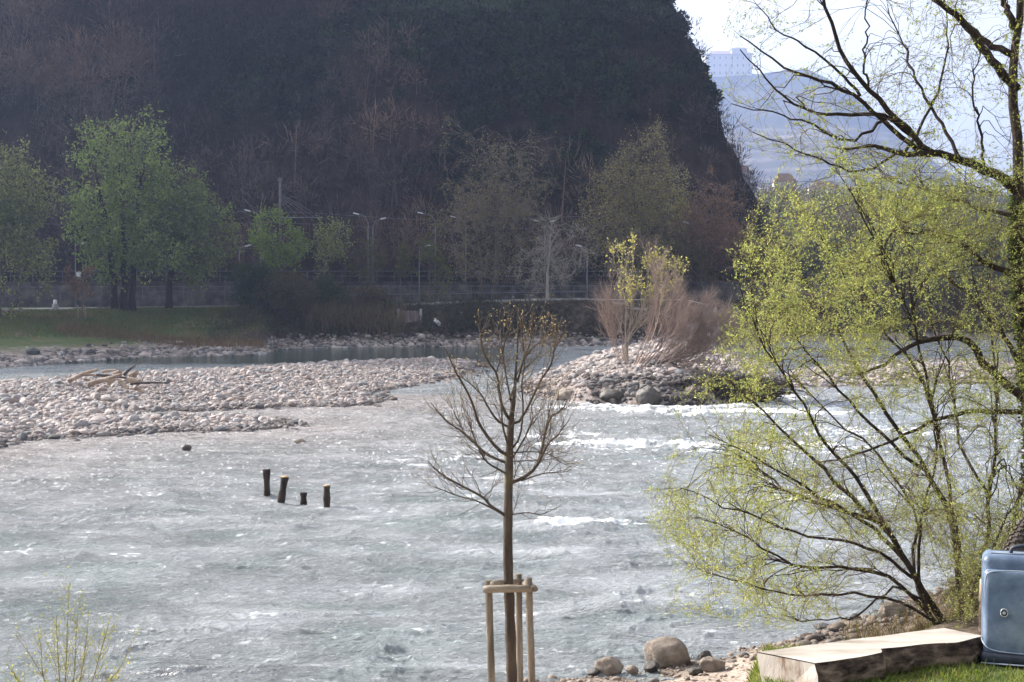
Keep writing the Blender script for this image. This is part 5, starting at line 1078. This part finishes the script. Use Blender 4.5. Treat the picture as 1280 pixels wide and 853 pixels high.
# the taller tree with an ivy covered trunk at the right edge
r = np.random.default_rng(62); YR = 16.0
troot = empty('ivy_clad_tree', (at(1296, 790, YR).x, YR, at(1296, 790, YR).z), 'tall tree with ivy on its trunk at the right edge', 'tree')
TK = [([(1300, 800), (1296, 700), (1290, 600), (1286, 500), (1278, 400), (1272, 320), (1272, 240), (1271, 160), (1266, 100), (1268, 50), (1276, 0), (1280, -70), (1272, -170), (1282, -280)], 25, 3.5, 0, 0)]
TP, TR = traced(troot, TK, YR, r, 'bark_dark', sides=12, m_=30, nm='trunk')
RL = [([(1274, 240), (1250, 222), (1205, 202), (1165, 192), (1130, 194), (1098, 184), (1050, 186)], 15, 2, 0, -.8), ([(1168, 192), (1135, 165), (1110, 140), (1085, 110), (1060, 80), (1045, 45), (1030, 0), (1018, -40)], 8, 3, -.4, -1), ([(1150, 190), (1110, 158), (1075, 125), (1040, 106), (1000, 92), (960, 70), (925, 45)], 7, 1.5, -.3, -1.3),
      ([(1140, 170), (1105, 146), (1070, 143), (1020, 142), (985, 125), (955, 95), (925, 62)], 6, 1.2, -.3, -1.6), ([(1272, 112), (1240, 75), (1215, 42), (1190, 15), (1160, -15)], 12, 6, 0, -.6), ([(1268, 70), (1232, 52), (1200, 25), (1170, 2), (1140, -20)], 9, 5, 0, .6), ([(1267, 35), (1255, 5), (1250, -40)], 9, 6, 0, 0),
      ([(1288, 512), (1240, 515), (1190, 518), (1150, 535), (1100, 558), (1060, 572), (1020, 578)], 7, 1.5, 0, -1.2), ([(1287, 505), (1262, 480), (1232, 455), (1205, 422), (1160, 424), (1125, 440), (1100, 462), (1060, 470)], 13, 2, 0, -1), ([(1280, 345), (1240, 332), (1210, 312), (1170, 296), (1120, 290)], 9, 2, 0, -1), ([(1278, 460), (1240, 400), (1200, 360), (1150, 320), (1110, 280)], 7, 1.5, 0, 1),
      ([(1085, 110), (1080, 70), (1085, 30), (1080, -10)], 3, 1.3, -.9, -1.3), ([(1130, 192), (1160, 140), (1180, 90), (1185, 40), (1180, 0)], 4, 1.4, -.5, .5), ([(1200, 200), (1180, 160), (1150, 110), (1130, 60), (1110, 10)], 5, 1.4, -.6, .4), ([(1230, 215), (1225, 160), (1215, 110), (1225, 60)], 4, 1.3, -.3, -.9), ([(1272, 270), (1230, 262), (1190, 250), (1150, 235), (1110, 225)], 6, 1.5, 0, 1),
      ([(1110, 148), (1070, 175), (1040, 170), (1000, 150), (960, 140), (915, 130)], 4, 1.1, -.4, -1.2), ([(1075, 120), (1050, 90), (1010, 60), (970, 35), (945, 5)], 4, 1.1, -.8, -1.2), ([(1120, 192), (1080, 215), (1040, 205), (990, 185), (940, 165)], 3.5, 1.1, -.5, -.9)]
RP, RR = traced(troot, RL, YR, r, 'bark_dark')
TC = [(900, 10), (940, -30), (1300, -60), (1300, 300), (1200, 300), (1120, 250), (1040, 230), (960, 200), (905, 160), (885, 100)]
def dens2(x, y): return (.35+.65*sstep(900, 1050, x))*sstep(.2, .55, vnoise(x/40., y/32., 14))
l2 = attach(sample_region(TC, 230, YR, 1.1, r, dens2), [(RP[:, 4:], RR[:, 4:]), (TP[:, 14:], TR[:, 14:]*.3)], 8, r, .5, .006, .3, .06, .02, 4, .003)
l3 = attach(sample_region(TC, 1300, YR, 1.2, r, dens2), [l2, (RP[:, 8:], RR[:, 8:])], 6, r, .7, .004, .35, .05, .03, 6, .0018, .004)
Ln = np.linalg.norm(l3[0][:, -1]-l3[0][:, 0], axis=1); ok = Ln < 1.2; l3 = (l3[0][ok], l3[1][ok])
l4 = side2(l3[0], l3[1], 2600, .18, .45, .1, .002, r, 4, .1, .0013)
m = MB(); m.tubes(*l2, 5, cap=False); m.build('branches', M['bark_dark'], troot)
m = MB(); m.tubes(*l3, 4, cap=False, col=np.array([.12, .085, .05])*r.uniform(.6, 1.2, (len(l3[0]), 1))); m.tubes(*l4, 3, cap=False, col=np.array([.17, .14, .06])*r.uniform(.6, 1.2, (len(l4[0]), 1))); m.build('twigs', M['twig_var'], troot)
lm = MB(); leafset(lm, l4[0], 8500, r, .034, .012, [(.26, .3, .07), (.22, .27, .06)], .012, .1); lm.build('foliage', M['leaf'], troot)
# ivy leaves up the trunk
k = r.integers(5, 15, 2600); u = r.random((2600, 1)); p = TP[0, k]*(1-u)+TP[0, np.minimum(k+1, 29)]*u; d = r.normal(size=(2600, 3)); d /= np.linalg.norm(d, axis=1, keepdims=True)
iv = MB(); iv.leaves(p+d*(TR[0, k]*r.uniform(.8, 1.25, 2600))[:, None], d+np.array([0, 0, -.4]), .045, .035, np.array([.05, .075, .02])*r.uniform(.5, 1.8, (2600, 1))); iv.build('ivy', M['leaf'], troot)
# undergrowth by the willow foot
r = np.random.default_rng(63); n_ = 3200; rr = r.uniform(.235, .37, n_); YY = r.uniform(15, 23, n_); XX = rr*YY; z = near_z(XX, YY); s = np.stack([XX, YY, z-.02], 1); d = r.normal(size=(n_, 3))*.5; d[:, 2] = 1
mb = MB(); mb.leaves(s, d, r.uniform(.06, .22, n_), .014, np.array([(.1, .075, .045), (.09, .1, .035), (.12, .085, .05)])[r.integers(0, 3, n_)]*r.uniform(.6, 1.2, (n_, 1)))
tag(mb.build('bank_undergrowth', M['leaf']), 'dry grass and weeds under the budding willow', 'undergrowth', kind='stuff')
# ================================================================== GRASS, LOG BENCH, SUITCASE, POST, BICYCLE
n_ = 110000; XX = r.uniform(.5, 3.6, n_); YY = r.uniform(5.2, 8.2, n_); z = near_z(XX, YY)
pt = fbm(XX*2.2, YY*2.2, 4, 17); ok = pt+r.normal(0, .09, n_) < .1; XX, YY, z, pt = XX[ok], YY[ok], z[ok], pt[ok]; n_ = len(XX)
d = r.normal(size=(n_, 3))*.55; d[:, 2] = 1; gp = np.array([(.1, .15, .03), (.14, .19, .04), (.18, .2, .06), (.24, .2, .1)])
mb = MB(); mb.leaves(np.stack([XX, YY, z-.004], 1), d, r.uniform(.018, .055, n_), .004, gp[r.choice(4, n_, p=[.35, .35, .2, .1])]*r.uniform(.7, 1.2, (n_, 1)))
tag(mb.build('lawn_grass', M['leaf']), 'short green grass around the log bench', 'grass', kind='stuff')
def log_bench():
    # four top corners traced on the lawn; thickness below
    h = .2; zt = 3.43
    def onz(px, py): return gnd(px, py, zt)
    A = onz(946, 815); B = onz(1018, 829); C_ = onz(1229, 795); D = onz(1180, 785)
    n = 44; root = empty('log_bench', (1.7, 6.5, 3.25), 'half log bench with a smooth sawn top lying on the grass', 'bench')
    # front edge wanders like the natural log outline
    t = np.linspace(0, 1, n); fr = np.array([list(B+(C_-B)*q) for q in t]); bk = np.array([list(A+(D-A)*q) for q in t])
    nrm = np.array([(C_-B).y, -(C_-B).x, 0]); nrm /= np.linalg.norm(nrm)
    wob = .035*np.interp(t, [0, .1, .3, .38, .42, .6, .8, 1], [0, .5, .3, .2, -1.3, -.7, .8, .2])+.003*np.sin(t*23+1)
    fr += nrm*wob[:, None]
    top = MB(); k = 10; V = np.array([[fr[i]*(1-q)+bk[i]*q+np.array([0, 0, .001*math.sin(i*.5+q*3)]) for q in np.linspace(0, 1, k)] for i in range(n)])
    idx = np.arange(n*k).reshape(n, k); f = np.stack([idx[:-1, :-1], idx[1:, :-1], idx[1:, 1:], idx[:-1, 1:]], -1).reshape(-1, 4); top.add(V.reshape(-1, 3), f4=f)
    top.build('sawn_top', M['bench_top'], root)
    # bark flanks: curved under
    side = MB(); K = 14; rows = []
    for i in range(n):
        gzv = float(near_z(fr[i, 0], fr[i, 1]))-.06; row = []
        for j in range(K):
            a = j/(K-1); mid = fr[i]*(1-a)+bk[i]*a; dep = (zt-gzv)*(1-abs(2*a-1)**5)
            o = nrm*(.03*math.sin(min(a*6, 1)*PI)*(1+.6*math.sin(i*.7)))
            row.append([mid[0]+(o[0] if a < .5 else 0), mid[1]+(o[1] if a < .5 else 0), zt-.003-dep])
        if True:
            row[0] = [fr[i][0], fr[i][1], zt-.003]; row[-1] = [bk[i][0], bk[i][1], zt-.003]
            b1 = fr[i]+nrm*(.022+.012*math.sin(i*.37)+.006*math.sin(i*.9)); row[1] = [b1[0], b1[1], zt-.05-.006*math.sin(i*.7)]
            b2 = fr[i]+nrm*(.016+.014*math.sin(i*.33+2)); row[2] = [b2[0], b2[1], zt-.13]
        rows.append(row)
    V = np.array(rows); idx = np.arange(n*K).reshape(n, K); f = np.stack([idx[:-1, :-1], idx[:-1, 1:], idx[1:, 1:], idx[1:, :-1]], -1).reshape(-1, 4)
    side.add(V.reshape(-1, 3), f4=f); side.build('bark_side', M['bench_bark'], root)
    for i, q in ((0, 'end_face'), (n-1, 'end_face')):
        e = MB(); c = V[i].mean(0); off = np.array([-.002, -.002, 0]) if i == 0 else np.array([.002, .002, 0])
        vv = np.concatenate([V[i]+off, [c+off]]); ff = [[j, (j+1) % K, K] for j in range(K)]
        if i: ff = [q[::-1] for q in ff]
        e.add(vv, f3=ff); e.build(q, M['bench_end'], root, False)
M['bench_top'] = surf('sawn_wood', [(.34, (.22, .19, .155)), (.48, (.38, .335, .285)), (.66, (.47, .425, .375))], 5, .8, .35, 30, stretch=(.35, 1.4, 1), bdist=.01)
M['bench_bark'] = surf('bench_bark', [(.4, (.03, .02, .016)), (.52, (.12, .085, .065)), (.64, (.32, .24, .18))], 15, .9, 1.0, 26, stretch=(.5, .5, 1.3), bdist=.04)
M['bench_end'] = surf('bench_end', [(.36, (.3, .19, .13)), (.45, (.6, .49, .41)), (.7, (.74, .66, .59))], 9, .85, .5, 30, stretch=(1, 1, .35), bdist=.01)  # end grain colour lightened to read as the sun-facing side
log_bench()
def suitcase():
    Y = 6.42; s_ = Y/F; xl = at(1239, 760, Y).x; zb = near_z(np.array([2.2]), np.array([Y]))[0]; zt = at(0, 697, Y).z; zb = at(0, 830, Y).z; H = zt-zb; W = .36; D = .2
    c = Vector((xl+W/2, Y+D/2, 0)); root = empty('suitcase', (c.x, c.y, zb-.02), 'upright blue shiny suitcase standing on the grass', 'suitcase')
    blue, nt = newmat('suitcase_blue'); n = N(nt); out = n('ShaderNodeOutputMaterial'); b = n('ShaderNodeBsdfPrincipled'); n.l(b.outputs[0], out.inputs[0])
    g = n('ShaderNodeNewGeometry'); t = n('ShaderNodeTexNoise', i_Scale=5.0, i_Detail=12.0, i_Roughness=.6); n.l(g.outputs['Position'], t.inputs['Vector'])
    rp = n('ShaderNodeValToRGB'); ramp(rp, [(.34, (.05, .08, .135)), (.5, (.11, .155, .225)), (.66, (.22, .265, .33))]); n.l(t.outputs[0], rp.inputs[0]); n.l(rp.outputs[0], b.inputs['Base Color'])
    b.inputs['Roughness'].default_value = .46; b.inputs['Specular IOR Level'].default_value = .5; b.inputs['Coat Weight'].default_value = .06; b.inputs['Coat Roughness'].default_value = .3
    t2 = n('ShaderNodeTexNoise', i_Scale=16.0, i_Detail=5.0); n.l(g.outputs['Position'], t2.inputs['Vector']); bp = n('ShaderNodeBump', i_Strength=.25, i_Distance=.02); n.l(t2.outputs[0], bp.inputs['Height']); n.l(bp.outputs[0], b.inputs['Normal'])
    dark = surf('suitcase_navy', [(.3, (.015, .02, .035)), (.7, (.035, .045, .07))], 12, .5, .2, 30, spec=.5)
    pipe = surf('suitcase_piping', [(.3, (.22, .26, .33)), (.7, (.35, .4, .46))], 10, .4, 0, spec=.5)
    chrome = surf('suitcase_metal', [(.3, (.35, .35, .36)), (.7, (.5, .5, .5))], 10, .3, 0, spec=.8)
    cz = (zt+zb)/2
    bmB = rbox((W, D, H), .035, 5)
    bmesh.ops.subdivide_edges(bmB, edges=[e for e in bmB.edges if e.calc_length() > .05], cuts=4, use_grid_fill=True)
    for v in bmB.verts:
        k = max(0, 1-(v.co.z/(H/2))**2)*max(0, 1-(v.co.x/(W/2))**2)
        v.co.y -= .012*k*(1 if v.co.y < 0 else -1)
        v.co.y += .012*math.sin(v.co.x*26+v.co.z*11)*k*.35
    bm_obj(bmB, 'shell', blue, root, Matrix.Translation((c.x, c.y, cz)))
    # bulging front pocket
    pw, ph = W-.014, H*.82
    pk = rbox((pw, .05, ph), .022, 5)
    bmesh.ops.subdivide_edges(pk, edges=[e for e in pk.edges if e.calc_length() > .05], cuts=5, use_grid_fill=True)
    for v in pk.verts:
        if v.co.y < 0:
            k = max(0, 1-(v.co.z/(ph/2))**2)*max(0, 1-(v.co.x/(pw/2))**2)
            v.co.y -= .022*k; v.co.y += .010*math.exp(-((v.co.x-.04+v.co.z*.08)/.014)**2)*sstep(.02, .2, v.co.z)
    bm_obj(pk, 'front_pocket', blue, root, Matrix.Translation((c.x, Y-.012, cz-H*.035)))
    def loop(pts, rad, nm, mt):
        MB().tubes(np.array(pts), np.full(len(pts), rad), 7).build(nm, mt, root)
    yf = Y-.030; z1 = cz-H*.035+ph/2
    arc = [(c.x-pw/2+.004, yf+.008, z1-.13), (c.x-pw/2+.006, yf, z1-.05), (c.x-pw/2+.03, yf-.004, z1-.008), (c.x, yf-.006, z1+.002), (c.x+pw/2-.03, yf-.004, z1-.008), (c.x+pw/2-.006, yf, z1-.05)]
    loop(resamp([Vector(q) for q in arc], 30), .003, 'piping', pipe)
    arc = [(c.x-W/2-.001, Y+.02, zb+.1), (c.x-W/2+.01, Y-.03, zb+.085), (c.x-W/2+.05, Y-.046, zb+.062), (c.x, Y-.05, zb+.055), (c.x+W/2-.05, Y-.046, zb+.062), (c.x+W/2, Y, zb+.085)]
    loop(resamp([Vector(q) for q in arc], 30), .0028, 'piping', pipe)
    bm_obj(rbox((W+.008, D+.07, .05), .018, 4), 'base_band', dark, root, Matrix.Translation((c.x, c.y-.022, zb+.027)))
    loop([(c.x-W/2-.004, Y-.056, zb+.003), (c.x+W/2+.004, Y-.056, zb+.003)], .004, 'base_trim', pipe)
    for dx in (-W/2+.05, W/2-.05):
        bm_obj(rbox((.022, .03, .045), .006, 2), 'foot', chrome, root, Matrix.Translation((c.x+dx, Y-.02, zb-.012)) @ Matrix.Rotation(.3, 4, 'Y'))
        MB().tubes(np.array([[c.x+dx-.012, Y+D-.01, zb-.005], [c.x+dx+.012, Y+D-.01, zb-.005]]), np.array([.026, .026]), 14).build('wheel', dark, root)
    for yy_ in (Y+.055, Y+.145):
        zp = [(c.x-W/2-.001, yy_, zb+.05), (c.x-W/2-.001, yy_, zt-.04), (c.x-W/2+.04, yy_, zt+.001), (c.x+W/2-.04, yy_, zt+.001), (c.x+W/2+.001, yy_, zt-.04), (c.x+W/2+.001, yy_, zb+.05)]
        loop([tuple(q) for q in zp], .0025, 'zip', dark)
    # round badge
    th = np.linspace(0, 2*PI, 25); bx = Vector((c.x-.085, 0, at(0, 768, Y-.05).z))
    MB().tubes(np.array([[bx.x+.0155*math.cos(a), Y-.059, bx.z+.018*math.sin(a)] for a in th]), np.full(25, .0028), 6).build('badge_ring', chrome, root)
    v, f = ICO[3]; MB().add(v*np.array([.013, .004, .0155])+np.array([bx.x, Y-.057, bx.z]), f3=f).build('badge', dark, root)
    MB().add(v*np.array([.007, .003, .008])+np.array([bx.x, Y-.061, bx.z-.001]), f3=f).build('badge_mark', chrome, root)
    hx = c.x
    arc = [(hx-.055, c.y, zt-.006), (hx-.048, c.y, zt+.022), (hx, c.y, zt+.034), (hx+.048, c.y, zt+.022), (hx+.055, c.y, zt-.006)]
    loop(resamp([Vector(q) for q in arc], 20), .009, 'handle', dark)
    root.rotation_euler = (0, 0, -.31)
suitcase()
# wooden post behind the case
p = at(1238, 745, 6.8); zg = float(near_z(p.x, 6.8)); root = empty('wooden_post', (p.x, 6.8, zg), 'rough brown wooden post half hidden behind the blue suitcase', 'post')
zz = np.linspace(zg-.1, at(0, 752, 6.8).z, 10); MB().tubes(np.array([[p.x+.004*math.sin(i), 6.8, q] for i, q in enumerate(zz)]), .055*(1+.1*np.sin(np.arange(10)*1.9)), 12).build('shaft', M['bench_bark'], root)
MB().tubes(np.array([[p.x, 6.8, zz[-1]+.001], [p.x, 6.8, zz[-1]+.1], [p.x, 6.8, zz[-1]+.12]]), np.array([.055, .05, .03]), 12).build('barkless_top', M['drift'], root)
def bicycle():
    rub = surf('tyre_rubber', [(.3, (.03, .024, .02)), (.7, (.11, .09, .075))], 30, .85, .3, 60); met = surf('bicycle_metal', [(.3, (.3, .3, .31)), (.7, (.45, .45, .46))], 10, .35, 0, spec=.7)
    paint = surf('bicycle_paint', [(.3, (.03, .03, .035)), (.7, (.05, .05, .055))], 10, .3, 0, spec=.6)
    yaw = math.radians(42); ax = Vector((math.cos(yaw), math.sin(yaw), 0)); nr = Vector((-math.sin(yaw), math.cos(yaw), 0)); up = Vector((0, 0, 1))
    Yw = 6.98; RW = .325; tr = .048
    c0 = at(1303, 730, Yw); g0 = float(near_z(c0.x, Yw)); c0.z = g0+RW+tr-.03; c1 = c0+ax*1.05
    root = empty('bicycle', (c0.x, c0.y, g0), 'bicycle with a chunky knobbly tyre standing behind the blue suitcase', 'bicycle')
    def P3(c, a, rr, off=0): return c+ax*(rr*math.cos(a))+up*(rr*math.sin(a))+nr*off
    for c in (c0, c1):
        th = np.linspace(0, 2*PI, 65)
        wh = MB().tubes(np.array([list(P3(c, a, .03, 0)) for a in th[::8]]), np.full(9, .012), 6).build('wheel', met, root)
        ty = MB(); ty.tubes(np.array([list(P3(c, a, RW)) for a in th]), np.full(65, tr), 14)
        for i in range(70):
            for j, ph in enumerate((-1.0, -.5, 0, .5, 1.0)):
                a = 2*PI*(i+.5*(j % 2))/70; rad = RW+(tr+.001)*math.cos(ph); q = P3(c, a, rad, (tr+.001)*math.sin(ph))
                e1 = (-ax*math.sin(a)+up*math.cos(a)); rd = (ax*math.cos(a)+up*math.sin(a))*math.cos(ph)+nr*math.sin(ph); e2 = e1.cross(rd)
                pts = []
                for s0 in (-.002, .007):
                    for s1, s2 in ((-1, -1), (1, -1), (1, 1), (-1, 1)): pts.append(list(q+rd*s0+e1*(.0095*s1)+e2*(.0085*s2)))
                ty.add(pts, f4=[[0,3,2,1],[4,5,6,7],[0,1,5,4],[1,2,6,5],[2,3,7,6],[3,0,4,7]])
        o = ty.build('tyre', rub, wh, False)
        MB().tubes(np.array([list(P3(c, a, RW-.05)) for a in th]), np.full(65, .013), 8).build('rim', met, wh)
        sp = MB()
        for i in range(28):
            a = 2*PI*i/28; sp.tubes(np.array([list(P3(c, a+.5*(1 if i % 2 else -1), .02, .025*(1 if i % 4 < 2 else -1))), list(P3(c, a, RW-.05))]), np.array([.0012, .0012]), 4)
        sp.build('spokes', met, wh)
    hd = c0+ax*.17+up*.5; st = c0+ax*.62+up*.48; bb = c0+ax*.63-up*.05; hl = c0+ax*.15+up*.4
    fr = MB()
    for a, b, q in ((hd, st, .017), (hl, bb, .02), (st+up*.06, bb, .016), (bb, c1, .01), (st, c1, .009), (hd+up*.02, hl-up*.02, .022)): fr.tubes(np.array([list(a), list(b)]), np.array([q, q]), 10)
    fr.build('frame', paint, root)
    for s in (-1, 1): MB().tubes(np.array([list(hl+nr*.06*s), list(c0+nr*.06*s)]), np.array([.014, .01]), 8).build('fork_blade', paint, root)
    MB().tubes(np.array([list(hl-nr*.075), list(hl+nr*.075)]), np.array([.015, .015]), 8).build('fork_crown', paint, root)
    hb = hd+up*.12+ax*.03; MB().tubes(np.array([list(hd), list(hb)]), np.array([.014, .014]), 8).build('stem', met, root)
    MB().tubes(resamp([hb-nr*.27+ax*.06, hb-nr*.06, hb+nr*.06, hb+nr*.27+ax*.06], 16), np.full(16, .012), 8).build('handlebar', paint, root)
    sd2 = rbox((.26, .13, .05), .02, 3); bm_obj(sd2, 'saddle', paint, root, Matrix.Translation(st+up*.2) @ Matrix.Rotation(yaw, 4, 'Z'))
    MB().tubes(np.array([list(st), list(st+up*.19)]), np.array([.013, .013]), 8).build('seat_post', met, root)
    MB().tubes(np.array([list(bb-nr*.1), list(bb+nr*.1)]), np.array([.012, .012]), 8).build('crank_axle', met, root)
    for s in (-1, 1):
        MB().tubes(np.array([list(bb+nr*.09*s), list(bb+nr*.1*s+(ax*.1-up*.13)*s)]), np.array([.011, .009]), 8).build('crank', met, root)
        pd = rbox((.09, .08, .02), .006, 2); bm_obj(pd, 'pedal', paint, root, Matrix.Translation(bb+nr*.14*s+(ax*.1-up*.13)*s) @ Matrix.Rotation(yaw, 4, 'Z'))
bicycle()
# ================================================================== HAZE
hm, nt = newmat('haze'); n = N(nt); out = n('ShaderNodeOutputMaterial'); pv = n('ShaderNodeVolumePrincipled')
pv.inputs['Color'].default_value = (.46, .60, 1.0, 1); pv.inputs['Density'].default_value = .00029; pv.inputs['Anisotropy'].default_value = .45
n.l(pv.outputs[0], out.inputs['Volume'])
hz = MB().box((-200, 1700, 240), (6400, 4200, 496)).build('haze', hm, None, False)
tag(hz, 'thin pale blue haze filling the valley', 'haze', kind='stuff')
hz.display_type = 'WIRE'
print('objects', len(bpy.data.objects), 'verts', sum(len(m.vertices) for m in bpy.data.meshes))
